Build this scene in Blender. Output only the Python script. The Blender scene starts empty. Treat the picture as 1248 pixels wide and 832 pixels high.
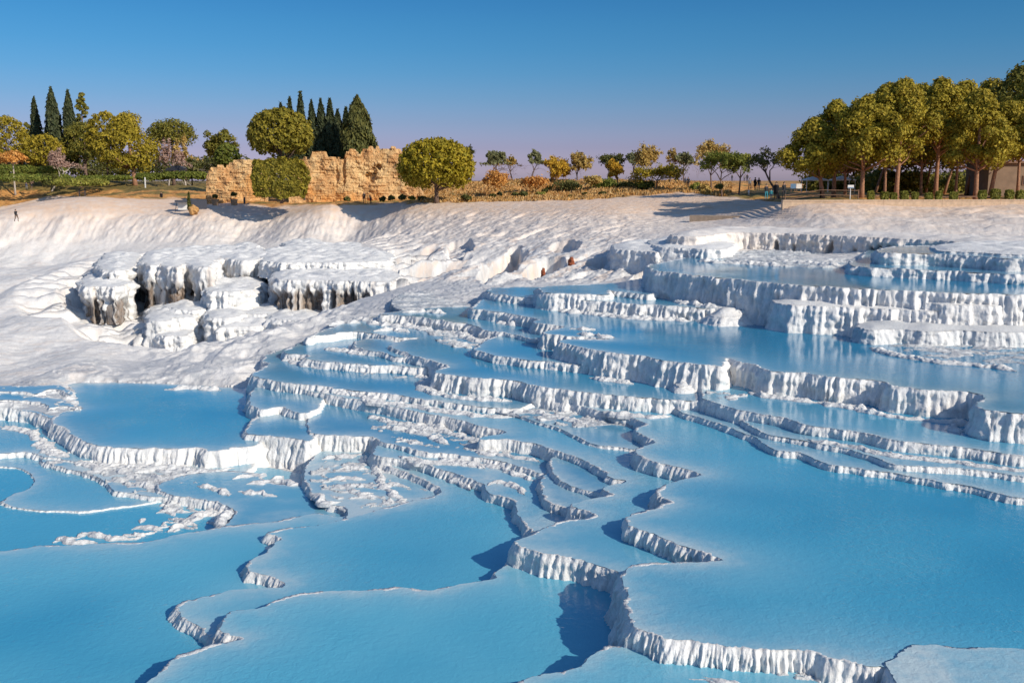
import bpy, bmesh, math, random
import numpy as np
from mathutils import Vector, Matrix
from mathutils.geometry import delaunay_2d_cdt

RNG = np.random.RandomState(7)
random.seed(7)
ZC = 14.0                      # camera height above the scene's zero level
F = 1213.3                     # focal length in reference pixels
PITCH = math.atan(196.0 / F)
SC = bpy.context.scene
COL = SC.collection

# ------------------------------------------------------------------ projection: a pixel on a known level or at a known distance
def ray(px, py):
    u = (np.asarray(px, float) - 624.0) / F
    v = (416.0 - np.asarray(py, float)) / F
    c, s = math.cos(PITCH), math.sin(PITCH)
    return u, c + v * s, -s + v * c

def at(px, py, z):             # z relative to the camera
    x, y, w = ray(px, py)
    t = z / w
    return np.stack([x * t, y * t], -1)

def zpix(py, d):               # height relative to the camera at distance d for an image row
    x, y, w = ray(624.0, py)
    return float(w / y * d)

def xpix(px, py, d):
    x, y, w = ray(px, py)
    return float(x / y * d)

# ------------------------------------------------------------------ noise
_perm = {}
def _tab(seed):
    if seed not in _perm:
        r = np.random.RandomState(seed + 101)
        p = r.permutation(512)
        g = r.rand(512) * 2 * np.pi
        _perm[seed] = (np.concatenate([p, p]), np.cos(g), np.sin(g))
    return _perm[seed]

def pn(x, y, seed=0):
    p, gx, gy = _tab(seed)
    x = np.asarray(x, float); y = np.asarray(y, float)
    xi = np.floor(x).astype(int); yi = np.floor(y).astype(int)
    xf = x - xi; yf = y - yi
    u = xf * xf * xf * (xf * (xf * 6 - 15) + 10)
    v = yf * yf * yf * (yf * (yf * 6 - 15) + 10)
    def g(a, b, dx, dy):
        h = p[p[a & 511] + (b & 511)] & 511
        return gx[h] * dx + gy[h] * dy
    n00 = g(xi, yi, xf, yf); n10 = g(xi + 1, yi, xf - 1, yf)
    n01 = g(xi, yi + 1, xf, yf - 1); n11 = g(xi + 1, yi + 1, xf - 1, yf - 1)
    return ((n00 * (1 - u) + n10 * u) * (1 - v) + (n01 * (1 - u) + n11 * u) * v) * 1.5

def fbm(x, y, o=4, seed=0, g=0.5):
    s = 0.0; a = 1.0
    for i in range(o):
        s = s + a * pn(x * 2 ** i, y * 2 ** i, seed + i)
        a *= g
    return s

def billow(x, y, seed=0):
    return 1 - 2 * np.abs(pn(x, y, seed))

def sstep(a, b, x):
    t = np.clip((x - a) / (b - a), 0, 1)
    return t * t * (3 - 2 * t)

# ------------------------------------------------------------------ meshes
def link(o):
    COL.objects.link(o); return o

def mesh_np(name, V, Fq, mat, parent=None, attrs=None, smooth=True, loc=None):
    """V (n,3), Fq: list of (m,k) index arrays; attrs: name -> float per vertex"""
    me = bpy.data.meshes.new(name)
    if not isinstance(Fq, list): Fq = [Fq]
    Fq = [np.asarray(f, np.int32) for f in Fq if len(f)]
    nl = sum(f.size for f in Fq); nf = sum(len(f) for f in Fq)
    me.vertices.add(len(V)); me.loops.add(nl); me.polygons.add(nf)
    me.vertices.foreach_set('co', np.asarray(V, np.float32).ravel())
    me.loops.foreach_set('vertex_index', np.concatenate([f.ravel() for f in Fq]))
    tot = np.concatenate([np.full(len(f), f.shape[1], np.int32) for f in Fq])
    st = np.concatenate([[0], np.cumsum(tot)[:-1]]).astype(np.int32)
    me.polygons.foreach_set('loop_start', st)
    me.polygons.foreach_set('use_smooth', np.full(nf, smooth))
    me.update(calc_edges=True)
    if attrs:
        for k, a in attrs.items():
            at_ = me.attributes.new(k, 'FLOAT', 'POINT')
            at_.data.foreach_set('value', np.asarray(a, np.float32))
    if isinstance(mat, (list, tuple)):
        for m in mat: me.materials.append(m)
    else:
        me.materials.append(mat)
    o = bpy.data.objects.new(name, me); link(o)
    if loc is not None: o.location = loc
    if parent: o.parent = parent
    return o

def bm_obj(name, bm, mat, parent=None, smooth=False, loc=None):
    me = bpy.data.meshes.new(name)
    bm.normal_update(); bm.to_mesh(me); bm.free()
    for p in me.polygons: p.use_smooth = smooth
    for m in (mat if isinstance(mat, (list, tuple)) else [mat]): me.materials.append(m)
    o = bpy.data.objects.new(name, me); link(o)
    if loc is not None: o.location = loc
    if parent: o.parent = parent
    return o

def add_box(bm, c, s, rz=0.0, taper=1.0, mi=0):
    vs = []
    for dz in (-.5, .5):
        k = 1.0 if dz < 0 else taper
        for dx, dy in ((-.5, -.5), (.5, -.5), (.5, .5), (-.5, .5)):
            x, y = dx * s[0] * k, dy * s[1] * k
            vs.append(bm.verts.new((c[0] + x * math.cos(rz) - y * math.sin(rz), c[1] + x * math.sin(rz) + y * math.cos(rz), c[2] + dz * s[2])))
    for f in ((3, 2, 1, 0), (4, 5, 6, 7), (0, 1, 5, 4), (1, 2, 6, 5), (2, 3, 7, 6), (3, 0, 4, 7)):
        fc = bm.faces.new([vs[i] for i in f]); fc.material_index = mi
    return vs

def add_tube(bm, pts, rad, n=7, cap=True, mi=0):
    """tapered tube along points"""
    rings = []
    pts = [Vector(p) for p in pts]
    for i, p in enumerate(pts):
        d = (pts[min(i + 1, len(pts) - 1)] - pts[max(i - 1, 0)]).normalized()
        a = d.orthogonal().normalized() if abs(d.z) < .9 else Vector((1, 0, 0)).cross(d).normalized()
        b = d.cross(a)
        r = rad[i]
        rings.append([bm.verts.new(p + (a * math.cos(2 * math.pi * k / n) + b * math.sin(2 * math.pi * k / n)) * r) for k in range(n)])
    for A, B in zip(rings[:-1], rings[1:]):
        for k in range(n):
            f = bm.faces.new((A[k], A[(k + 1) % n], B[(k + 1) % n], B[k])); f.material_index = mi; f.smooth = True
    if cap:
        f = bm.faces.new(list(reversed(rings[0]))); f.material_index = mi
        f = bm.faces.new(rings[-1]); f.material_index = mi

def thing(name, label, cat, loc=(0, 0, 0), rz=0.0, group=None):
    o = bpy.data.objects.new(name, None); link(o)
    o.location = loc; o.rotation_euler = (0, 0, rz); o.empty_display_size = .2
    return tag(o, label, cat, group)

def tag(o, label, cat, group=None):
    o['label'] = label; o['category'] = cat; o['kind'] = 'thing'
    if group: o['group'] = group
    return o

def struct(o, label=None):
    o['kind'] = 'structure'
    if label: o['label'] = label
    return o

def stuff(o, label, cat):
    o['kind'] = 'stuff'; o['label'] = label; o['category'] = cat
    return o

# ------------------------------------------------------------------ materials
class NT:
    def __init__(s, name):
        s.m = bpy.data.materials.new(name); s.m.use_nodes = True
        s.t = s.m.node_tree; s.n = s.t.nodes; s.l = s.t.links
        s.b = s.n['Principled BSDF']
    def new(s, t, **kw):
        n = s.n.new(t)
        for k, v in kw.items():
            if k.startswith('_'): setattr(n, k[1:], v)
        return n
    def set(s, sock, v):
        if hasattr(v, 'is_linked') or isinstance(v, bpy.types.NodeSocket): s.l.new(v, sock)
        else: sock.default_value = v
    def pos(s, scale=(1, 1, 1)):
        g = s.n.new('ShaderNodeNewGeometry')
        m = s.n.new('ShaderNodeMapping'); m.inputs['Scale'].default_value = scale
        s.l.new(g.outputs['Position'], m.inputs['Vector'])
        return m.outputs[0]
    def noise(s, vec, scale, detail=4, rough=.55, dist=0.0):
        n = s.n.new('ShaderNodeTexNoise'); s.l.new(vec, n.inputs['Vector'])
        n.inputs['Scale'].default_value = scale; n.inputs['Detail'].default_value = detail
        n.inputs['Roughness'].default_value = rough; n.inputs['Distortion'].default_value = dist
        return n.outputs['Fac']
    def ramp(s, fac, stops):
        n = s.n.new('ShaderNodeValToRGB'); s.set(n.inputs[0], fac)
        e = n.color_ramp.elements
        while len(e) > 1: e.remove(e[-1])
        for i, (p, c) in enumerate(stops):
            x = e[0] if i == 0 else e.new(p)
            x.position = p; x.color = (c if isinstance(c, tuple) else (c, c, c)) + (1,)
        return n.outputs[0]
    def mix(s, fac, a, b, mode='MIX'):
        n = s.n.new('ShaderNodeMix'); n.data_type = 'RGBA'; n.blend_type = mode
        s.set(n.inputs[0], fac)
        for k, v in ((6, a), (7, b)):
            if isinstance(v, tuple): n.inputs[k].default_value = v + (1,) if len(v) == 3 else v
            else: s.l.new(v, n.inputs[k])
        return n.outputs[2]
    def math(s, op, a, b=0.0, clamp=False):
        n = s.n.new('ShaderNodeMath'); n.operation = op; n.use_clamp = clamp
        s.set(n.inputs[0], a); s.set(n.inputs[1], b)
        return n.outputs[0]
    def attr(s, name):
        n = s.n.new('ShaderNodeAttribute'); n.attribute_name = name
        return n.outputs['Fac']
    def bump(s, h, strength=.5, dist=.05):
        n = s.n.new('ShaderNodeBump'); n.inputs['Strength'].default_value = strength; n.inputs['Distance'].default_value = dist
        s.l.new(h, n.inputs['Height']); s.l.new(n.outputs[0], s.b.inputs['Normal'])
        return n
    def P(s, **kw):
        for k, v in kw.items():
            k = {'color': 'Base Color', 'rough': 'Roughness', 'spec': 'Specular IOR Level', 'metal': 'Metallic', 'ior': 'IOR'}.get(k, k)
            if isinstance(v, tuple) and len(v) == 3: v = v + (1,)
            s.set(s.b.inputs[k], v)
        return s.m

def simple(name, c, rough=.8, var=.25, scale=3.0, bump=0.0):
    n = NT(name)
    v = n.noise(n.pos(), scale, 5)
    f = n.ramp(v, [(.3, 1 - var), (.7, 1 + var * .6)])
    c2 = n.mix(1.0, c, f, 'MULTIPLY')
    if bump: n.bump(v, bump, .05)
    return n.P(color=c2, rough=rough)

def mat_travertine():
    n = NT('travertine')
    p = n.pos()
    big = n.noise(p, .35, 4); mid = n.noise(p, 2.2, 6, .6); fine = n.noise(p, 14, 6, .65)
    streak = n.noise(n.pos((6, 6, .6)), 1.6, 5, .65)
    c = n.ramp(big, [(.3, (.76, .755, .74)), (.65, (.87, .855, .83))])
    c = n.mix(1.0, c, n.ramp(fine, [(.25, .78), (.5, .96), (.75, 1.04)]), 'MULTIPLY')
    c = n.mix(1.0, c, n.ramp(mid, [(.25, .84), (.55, 1.0)]), 'MULTIPLY')
    c = n.mix(n.math('MULTIPLY', n.ramp(streak, [(.48, 0.0), (.7, 1.0)]), .5), c, (.50, .49, .47))
    wet = n.attr('wet')
    wn = n.math('MULTIPLY', wet, n.ramp(mid, [(.3, .45), (.6, 1.0)]))
    c = n.mix(wn, c, (.33, .37, .41))
    tan = n.attr('tan')
    tn = n.math('MULTIPLY', tan, n.ramp(n.noise(p, .8, 5, .6), [(.3, .55), (.65, 1.0)]))
    c = n.mix(tn, c, (.74, .53, .38))
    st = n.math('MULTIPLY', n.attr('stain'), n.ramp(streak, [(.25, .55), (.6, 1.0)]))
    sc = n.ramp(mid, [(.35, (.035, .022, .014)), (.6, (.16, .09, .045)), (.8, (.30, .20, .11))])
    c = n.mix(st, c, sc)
    soil = n.attr('soil')
    sn = n.noise(n.pos(), .45, 6, .65)
    so = n.ramp(sn, [(.3, (.34, .15, .045)), (.5, (.58, .28, .08)), (.7, (.68, .39, .14)), (.85, (.72, .50, .26))])
    so = n.mix(1.0, so, n.ramp(n.noise(p, 4.0, 4), [(.3, .7), (.65, 1.1)]), 'MULTIPLY')
    c = n.mix(soil, c, so)
    gr = n.attr('green')
    c = n.mix(gr, c, n.ramp(sn, [(.35, (.055, .075, .018)), (.6, (.14, .13, .035))]))
    h = n.math('ADD', n.math('ADD', n.math('MULTIPLY', mid, .5), n.math('MULTIPLY', fine, .4)), n.math('MULTIPLY', streak, .5))
    n.bump(h, .65, .11)
    return n.P(color=c, rough=n.math('SUBTRACT', .85, n.math('MULTIPLY', wet, .45)), spec=.35)

def mat_water():
    n = NT('milky_water')
    p = n.pos()
    sh = n.attr('shore')
    big = n.noise(p, .20, 3); md = n.noise(n.pos((1, 1, 1)), 2.6, 5, .65)
    s2 = n.math('ADD', sh, n.math('MULTIPLY', n.math('SUBTRACT', md, .5), n.math('MULTIPLY', sh, .9)), clamp=True)
    tone = n.attr('tone')
    tn = n.math('ADD', tone, n.math('MULTIPLY', n.math('SUBTRACT', big, .5), .35), clamp=True)
    deep = n.ramp(tn, [(.1, (.018, .215, .385)), (.55, (.05, .32, .50)), (.95, (.10, .42, .58))])
    c = n.mix(n.ramp(s2, [(0.0, 0.0), (.45, .22), (.8, .62), (1.0, .92)]), deep, (.50, .60, .62))
    r1 = n.noise(n.pos((1, 1, 1)), 5.5, 3, .5, .6); r2 = n.noise(n.pos((1, 1, 1)), 17, 3, .5)
    h = n.math('ADD', n.math('MULTIPLY', r1, .75), n.math('MULTIPLY', r2, .3))
    calm = n.ramp(n.noise(p, .16, 2), [(.35, .35), (.65, 1.0)])
    h = n.math('MULTIPLY', h, calm)
    h = n.math('MULTIPLY', h, n.ramp(tone, [(.2, .35), (.6, 1.0)]))
    n.bump(h, .5, .055)
    return n.P(color=c, rough=.05, spec=.5, ior=1.33)

def mat_leaf(name, c1, c2, c3, transl=.25):
    n = NT(name)
    g = n.new('ShaderNodeNewGeometry')
    r = g.outputs['Random Per Island']
    c = n.ramp(r, [(0, c1), (.5, c2), (1, c3)])
    big = n.noise(n.pos(), .7, 3)
    c = n.mix(1.0, c, n.ramp(big, [(.3, .75), (.7, 1.15)]), 'MULTIPLY')
    n.P(color=c, rough=.65, spec=.25)
    tr = n.new('ShaderNodeBsdfTranslucent'); n.l.new(c, tr.inputs[0])
    mx = n.new('ShaderNodeMixShader'); mx.inputs[0].default_value = transl
    n.l.new(n.b.outputs[0], mx.inputs[1]); n.l.new(tr.outputs[0], mx.inputs[2])
    n.l.new(mx.outputs[0], n.n['Material Output'].inputs['Surface'])
    return n.m

M = {}
M['trav'] = mat_travertine()
M['water'] = mat_water()
# ------------------------------------------------------------------ terraces: outline of each pool's rim in the photograph, lying on its own level
POOLS = {}
def pool(name, z, pts, drop=1.2, kind='pool', batter=.22, wet=0.0, stain=0.0, shore=0.0, amp=1.0, rnd=.06, pleat=0.0, cr=1.0):
    pts = np.array(pts, float)
    pts[:, 0] += np.where(pts[:, 0] > 1290, 380, 0) - np.where(pts[:, 0] < -90, 260, 0)   # carry the outermost edges well past the frame
    POOLS[name] = dict(z=z, px=pts, drop=drop, kind=kind, batter=batter, wet=wet, stain=stain, shore=shore, amp=amp, rnd=rnd, pleat=pleat, crs=cr)

pool('R1', -9.0, [(757,700),(758,712),(763,725),(762,735),(769,745),(772,758),(785,766),(800,771),(832,779),(880,786),(942,793),(982,794),(1010,802),(1045,809),(1089,816),(1120,835),(1160,870),(1400,870),(1500,700),(1450,640),
  (1243,600),(1191,588),(1148,582),(1108,574),(1092,570),(1010,560),(975,546),(940,540),(920,527),(862,507),(822,492),(800,484),(760,480),(715,476),(695,482),
  (692,490),(715,497),(740,503),(760,507),(777,511),(790,517),(783,519),(776,522),(780,528),(788,533),(800,539),(790,542),(780,546),(774,549),(780,556),(795,562),(815,566),(832,571),(855,578),(840,581),(825,585),(808,592),(800,598),(803,604),(818,611),(808,614),(790,621),(772,627),(765,632),(768,640),(785,648),(800,652),(825,663),(850,672),(880,682),(850,683),(820,684),(790,686),(770,689)], drop=1.5)
pool('P2', -9.42, [(625,659),(632,665),(650,671),(680,677),(700,681),(725,688),(750,697),(775,716),(850,718),(895,708),(905,690),(870,668),(830,648),(800,630),(840,605),(845,590),(870,580),(840,558),(800,545),(815,535),(800,513),(740,500),(690,492),(640,492),
  (625,494),(572,489),(510,482),(460,475),(400,467),(372,463),(360,466),(367,474),(385,478),(400,481),(425,485),(450,490),(475,495),(500,500),(520,504),(540,508),(560,512),(572,515),(590,520),(618,526),(605,529),(590,532),(587,535),(605,535),(620,536),(652,541),(665,545),(680,550),(700,557),(720,564),(735,575),(745,582),(762,586),(745,590),(735,594),(738,598),(747,602),(730,605),(712,609),(695,614),(700,618),(712,622),(722,629),(705,632),(690,634),(670,640),(655,646),(645,652),(635,656)], drop=1.0)
pool('P1', -9.2, [(308,456),(316,461),(325,463),(345,466),(365,468),(385,470),(400,472),(430,476),(460,479),(485,482),(510,486),(540,490),(572,494),(600,497),(625,498),(640,496),(650,468),(600,459),(560,453),(540,445),(530,437),(500,430),(470,434),(372,428),(350,424),(338,427),(330,431),(320,437),(326,443),(318,449)], drop=1.5)
pool('P1b', -8.85, [(346,427),(350,431),(365,432),(377,434),(370,437),(390,440),(420,443),(450,445),(485,446),(515,448),(540,446),(525,435),(500,426),(480,416),(460,406),(440,402),(400,406),(380,411),(370,416),(357,422)], drop=.6)
pool('P1c', -8.62, [(430,420),(442,426),(465,430),(487,435),(508,436),(485,418),(470,413),(440,414)], drop=.5)
pool('T1', -8.47, [(375,412),(385,409),(400,408),(430,404),(450,406),(470,409),(490,411),(510,412),(495,414),(483,417),(474,421),(482,426),(495,430),(508,434),(520,438),(545,447),(535,450),(531,453),(545,456),(580,461),(600,462),(625,464),(645,468),(665,472),(690,475),(715,478),(750,482),(790,485),(820,487),(850,489),(872,488),(872,468),(852,444),(795,434),(715,424),(680,415),(645,410),(595,401),(572,393),(540,389),(500,385),(470,383),(440,390),(410,397),(388,404)], drop=1.1)
pool('T1b', -8.13, [(577,426),(590,430),(615,435),(640,438),(660,440),(690,443),(720,446),(750,448),(777,450),(782,446),(800,438),(740,424),(715,420),(690,414),(660,409),(640,408),(620,406),(600,411),(584,420)], drop=0.9)
pool('V1', -7.95, [(465,383),(480,384),(500,386),(520,388),(540,391),(560,393),(572,395),(583,399),(595,403),(620,407),(645,412),(665,415),(680,417),(695,412),(670,392),(655,384),(615,376),(577,371),(540,373),(505,376),(485,379)], drop=1.1)
pool('U2', -7.4, [(577,376),(590,378),(615,381),(635,385),(655,389),(648,392),(660,395),(693,398),(670,402),(660,406),(672,408),(700,410),(747,413),(720,414),(690,414),(680,417),(700,421),(715,425),(740,429),(770,432),(795,436),(820,440),(852,445),(870,446),(882,447),(884,440),(887,437),(900,441),(920,446),(940,451),(970,454),(1000,457),(1030,460),(1060,463),(1076,465),(1086,470),(1110,473),(1150,476),(1188,479),(1201,486),(1190,490),(1188,494),(1198,498),(1208,499),(1248,503),(1300,508),(1420,510),(1420,402),(1248,397),(1100,374),(962,362),(942,360),(900,358),(870,366),(765,362),(702,357),(680,354),(601,352),(590,362)], drop=1.4)
pool('V2b', -7.0, [(600,358),(620,361),(650,363),(677,365),(692,360),(662,350),(600,351)], drop=1.0)
pool('V2', -6.72, [(676,360),(684,361),(690,363),(702,365),(730,367),(765,370),(800,372),(852,375),(880,376),(902,378),(910,345),(850,330),(800,326),(790,336),(742,348),(690,350)], drop=1.3)
pool('V3', -6.43, [(658,353),(663,356),(690,358),(742,359),(741,356),(744,354),(760,356),(791,359),(806,352),(800,340),(780,340),(745,345),(665,349)], drop=1.2, shore=.3)
pool('U1', -5.2, [(797,322),(790,326),(800,330),(825,333),(850,336),(880,339),(910,342),(945,345),(980,348),(1030,351),(1092,354),(1170,357),(1248,359),(1400,363),(1400,330),(1248,330),(1081,322),(1036,319),(1000,316),(930,313),(880,312),(840,314),(815,318)], drop=2.4, batter=.12)
pool('U1b', -6.05, [(941,366),(945,369),(962,371),(1000,373),(1050,375),(1092,377),(1150,379),(1210,380),(1270,381),(1400,384),(1400,362),(1150,360),(1040,354),(950,349)], drop=1.55, kind='dry', batter=.14, rnd=.03)
pool('U1d', -6.75, [(1046,398),(1060,402),(1100,401),(1135,404),(1170,402),(1215,405),(1270,404),(1400,408),(1400,384),(1200,383),(1092,382),(1056,388)], drop=.85, kind='dry', batter=.3, wet=.3, rnd=.03)
pool('U1c', -5.70, [(1123,367),(1130,369),(1160,371),(1200,372),(1230,372),(1239,369),(1232,362),(1180,361),(1132,361)], drop=1.3, kind='dry', batter=.12, rnd=.04)
pool('WF', -3.85, [(818,287),(835,288),(850,288),(866,286),(880,284),(900,283),(950,284),(1000,286),(1050,288),(1092,290),(1150,293),(1200,296),(1300,299),(1420,302),(1420,292),(1200,289),(1000,280),(900,278),(850,280)], drop=1.9, kind='dry', batter=.15, stain=.12)
pool('B1k', -4.55, [(793,296),(800,299),(815,301),(840,302),(858,303),(880,303),(890,295),(840,289),(800,291)], drop=1.9, kind='dry')
pool('B2k', -4.9, [(748,301),(756,304),(775,305),(790,306),(800,307),(812,303),(800,294),(770,294),(752,296)], drop=2.2, kind='dry', batter=.1)
pool('WG', -4.07, [(1070,305),(1074,308),(1100,309),(1143,310),(1200,313),(1248,316),(1400,321),(1400,302),(1143,299),(1085,301)], drop=1.1, batter=.12, shore=.5)
pool('WI', -3.93, [(1140,303),(1146,305),(1190,307),(1248,310),(1400,315),(1400,300),(1150,298)], drop=.5, kind='dry')
pool('WH', -4.73, [(1034,322),(1050,325),(1081,327),(1150,330),(1248,335),(1400,340),(1400,312),(1248,308),(1143,303),(1075,302),(1050,314)], drop=.9, shore=.45)
pool('R2', -8.33, [(856,485),(870,490),(885,495),(905,500),(930,505),(960,510),(975,515),(992,519),(1020,523),(1048,527),(1070,531),(1086,535),(1120,540),(1173,545),(1210,550),(1248,555),(1400,568),(1400,525),(1248,500),(1188,477),(1086,467),(940,448),(887,435),(870,444),(862,462)], drop=.8)
pool('R3', -8.65, [(900,508),(910,517),(922,524),(935,529),(955,532),(985,538),(1010,543),(1036,547),(1055,553),(1075,561),(1091,566),(1130,569),(1181,572),(1215,576),(1248,581),(1400,595),(1400,565),(1248,552),(1173,542),(1086,532),(1048,524),(960,507),(905,497)], drop=.5)
pool('R4', -8.81, [(800,484),(815,492),(822,497),(840,505),(862,512),(890,521),(905,527),(920,532),(930,540),(940,546),(955,550),(975,552),(990,557),(1010,566),(1050,571),(1092,576),(1108,580),(1130,584),(1148,588),(1170,590),(1191,594),(1215,600),(1243,606),(1300,618),(1400,640),(1400,590),(1248,577),(1181,568),(1091,562),(1036,543),(935,524),(910,512),(880,495),(862,482),(850,478),(820,478)], drop=.5)
pool('P3', -9.33, [(627,504),(640,509),(655,514),(682,522),(700,531),(725,542),(750,545),(775,548),(790,545),(800,530),(785,513),(740,499),(692,485),(650,488),(630,497)], drop=.4, shore=.25)
pool('Q2', -9.62, [(672,570),(680,583),(690,590),(705,595),(720,599),(742,602),(768,592),(750,576),(720,558),(690,549),(675,556)], drop=1.0, shore=.2)
pool('Q3', -9.76, [(659,590),(660,600),(662,608),(672,613),(685,618),(700,624),(722,630),(738,618),(745,603),(725,596),(700,590),(688,582),(676,570),(664,580)], drop=1.0, shore=.3)
pool('Q5', -9.98, [(455,553),(470,557),(500,562),(530,570),(550,575),(565,580),(580,586),(592,592),(597,600),(612,606),(627,612),(629,625),(637,635),(645,644),(660,648),(700,630),(670,600),(668,585),(674,568),(640,550),(600,540),(560,540),(500,534),(470,536)], drop=0.9, shore=.55)
pool('J3', -9.83, [(379,527),(395,530),(420,531),(455,533),(463,538),(480,542),(500,547),(520,551),(560,554),(595,558),(615,563),(640,571),(660,577),(680,570),(655,550),(612,536),(592,530),(572,512),(540,503),(500,495),(450,485),(400,477),(380,490),(376,510)], drop=1.4, shore=.15)
pool('J2', -9.9, [(302,517),(304,526),(315,530),(335,532),(355,534),(378,537),(386,530),(384,518),(350,505),(320,505)], drop=1.5, batter=.35)
pool('J1', -9.62, [(303,489),(309,496),(322,499),(340,496),(352,499),(372,503),(384,500),(392,491),(400,483),(415,477),(367,470),(330,462),(315,468),(307,481)], drop=.9, shore=.4, cr=.4)
pool('G1', -10.12, [(62,510),(68,516),(75,521),(87,531),(100,537),(115,542),(130,545),(150,546),(180,547),(242,547),(252,550),(265,549),(287,545),(312,543),(322,500),(320,465),(300,472),(270,471),(240,469),(180,467),(120,466),(85,468),(88,478),(80,487),(88,492),(100,497),(85,501),(72,505)], drop=1.3, batter=.35)
pool('X1', -10.16, [(-100,495),(0,498),(20,499),(42,503),(56,506),(70,510),(85,505),(80,494),(60,490),(0,484),(-100,482)], drop=1.0, shore=.5)
pool('X2', -10.03, [(-100,486),(0,486),(20,488),(40,490),(52,492),(62,497),(75,494),(98,497),(85,490),(70,486),(45,483),(20,478),(-100,474)], drop=1.0, shore=.4)
pool('X3', -9.96, [(-100,474),(0,476),(25,477),(45,480),(52,478),(60,474),(75,476),(86,482),(84,473),(70,469),(40,470),(-100,468)], drop=1.0, shore=.4)
pool('H2', -10.66, [(-140,560),(-60,556),(0,553),(25,551),(55,556),(70,558),(92,562),(115,560),(95,528),(65,505),(0,490),(-140,484)], drop=.5, shore=.1, cr=0.6)
pool('K1', -10.72, [(50,560),(62,566),(75,570),(107,577),(130,587),(140,597),(165,602),(195,606),(232,603),(262,590),(300,575),(310,560),(250,545),(150,538),(110,535),(80,540)], drop=0.4, shore=.7, cr=0.6)
pool('H1', -10.86, [(-140,566),(0,568),(25,571),(38,580),(41,587),(30,597),(12,604),(2,613),(20,619),(60,622),(100,623),(130,620),(165,615),(210,606),(150,590),(100,566),(50,548),(0,540),(-140,545)], drop=.5, shore=.1, cr=0.4)
pool('H0', -10.91, [(-200,560),(-200,700),(0,700),(150,690),(330,660),(420,640),(420,600),(330,570),(200,580),(100,570)], drop=.6, cr=0.5)
pool('D1', -10.62, [(272,648),(281,634),(284,622),(270,614),(240,607),(205,602),(190,592),(220,580),(260,575),(300,575),(340,590),(375,588),(400,585),(430,600),(440,640),(360,660)], drop=.5, shore=.3, cr=.7)
pool('SH1', -10.42, [(374,592),(379,600),(395,606),(404,613),(420,618),(430,640),(470,640),(530,620),(560,590),(560,552),(480,538),(440,538),(400,545),(376,562),(370,580)], drop=.5, shore=.85)
pool('A', -10.25, [(326,650),(335,647),(350,643),(380,640),(415,634),(440,627),(467,619),(490,613),(505,609),(530,603),(536,597),(525,588),(505,580),(485,572),(468,562),(500,552),(560,568),(600,585),(640,615),(670,636),(690,660),(710,695),(700,725),(640,740),(540,740),(400,750),(320,775),(300,795),(262,784),(252,775),(242,765),(228,755),(219,746),(216,739),(222,733),(240,728),(262,724),(280,719),(300,717),(320,716),(345,713),(330,704),(312,699),(302,696),(299,691),(304,684),(318,675),(330,667),(338,660),(345,657),(335,654)], drop=1.2)
pool('C1', -9.97, [(615,687),(607,692),(602,699),(606,704),(590,707),(572,710),(550,714),(527,718),(485,716),(422,720),(380,723),(352,726),(330,733),(315,739),(300,742),(285,744),(273,752),(266,762),(268,769),(275,773),(288,778),(270,782),(250,788),(230,796),(215,802),(205,812),(190,822),(175,832),(150,855),(130,920),(740,920),(775,830),(785,790),(790,720),(765,685),(720,668),(660,655),(635,666)], drop=1.2)
pool('B1', -9.41, [(632,832),(650,824),(682,818),(707,809),(720,797),(737,787),(767,785),(782,765),(850,768),(940,780),(1000,785),(1100,805),(1170,850),(1200,920),(590,920),(610,850)], drop=1.0, shore=.25)
pool('SB', -8.975, [(1078,806),(1090,801),(1096,793),(1112,786),(1150,787),(1175,790),(1210,788),(1248,790),(1280,792),(1280,900),(1130,930),(1100,850),(1085,822)], drop=.3, shore=.85, cr=.5)
pool('L1', -10.5, [(-200,700),(0,672),(30,667),(60,664),(100,663),(190,658),(215,651),(250,646),(280,641),(310,637),(335,636),(365,630),(390,626),(415,629),(440,626),(450,650),(370,690),(340,730),(330,790),(260,850),(200,930),(-250,930)], drop=1.4, cr=0.6)
# dry travertine blocks of the gorge on the left
def block(name, pts, d, drop, **kw):
    pts = np.array(pts, float)
    z = zpix(pts[:, 1].max() - 1, d)
    kw.setdefault('kind', 'dry'); kw.setdefault('batter', .06); kw.setdefault('pleat', 1.0); kw.setdefault('rnd', .05); kw.setdefault('amp', 1.5)
    pool(name, z, pts, drop=drop, **kw)
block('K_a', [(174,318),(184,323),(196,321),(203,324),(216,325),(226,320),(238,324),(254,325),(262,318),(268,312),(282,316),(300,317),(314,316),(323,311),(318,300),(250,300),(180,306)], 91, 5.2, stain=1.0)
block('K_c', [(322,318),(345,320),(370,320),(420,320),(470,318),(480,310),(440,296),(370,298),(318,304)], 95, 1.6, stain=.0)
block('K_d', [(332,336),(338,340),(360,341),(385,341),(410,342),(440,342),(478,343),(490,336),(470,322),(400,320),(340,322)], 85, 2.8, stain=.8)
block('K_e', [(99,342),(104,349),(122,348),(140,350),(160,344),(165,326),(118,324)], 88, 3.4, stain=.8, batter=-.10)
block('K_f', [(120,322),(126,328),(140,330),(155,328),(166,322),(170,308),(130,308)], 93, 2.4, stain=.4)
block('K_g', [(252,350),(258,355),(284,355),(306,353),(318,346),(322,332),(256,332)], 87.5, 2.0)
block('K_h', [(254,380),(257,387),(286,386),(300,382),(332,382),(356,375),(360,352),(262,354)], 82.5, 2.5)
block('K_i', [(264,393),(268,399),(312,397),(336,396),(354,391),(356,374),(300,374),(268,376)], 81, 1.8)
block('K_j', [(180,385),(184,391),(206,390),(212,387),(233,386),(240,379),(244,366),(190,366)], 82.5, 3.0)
block('K_k', [(192,403),(195,408),(224,409),(236,404),(238,388),(200,386)], 81, 1.9)
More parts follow.
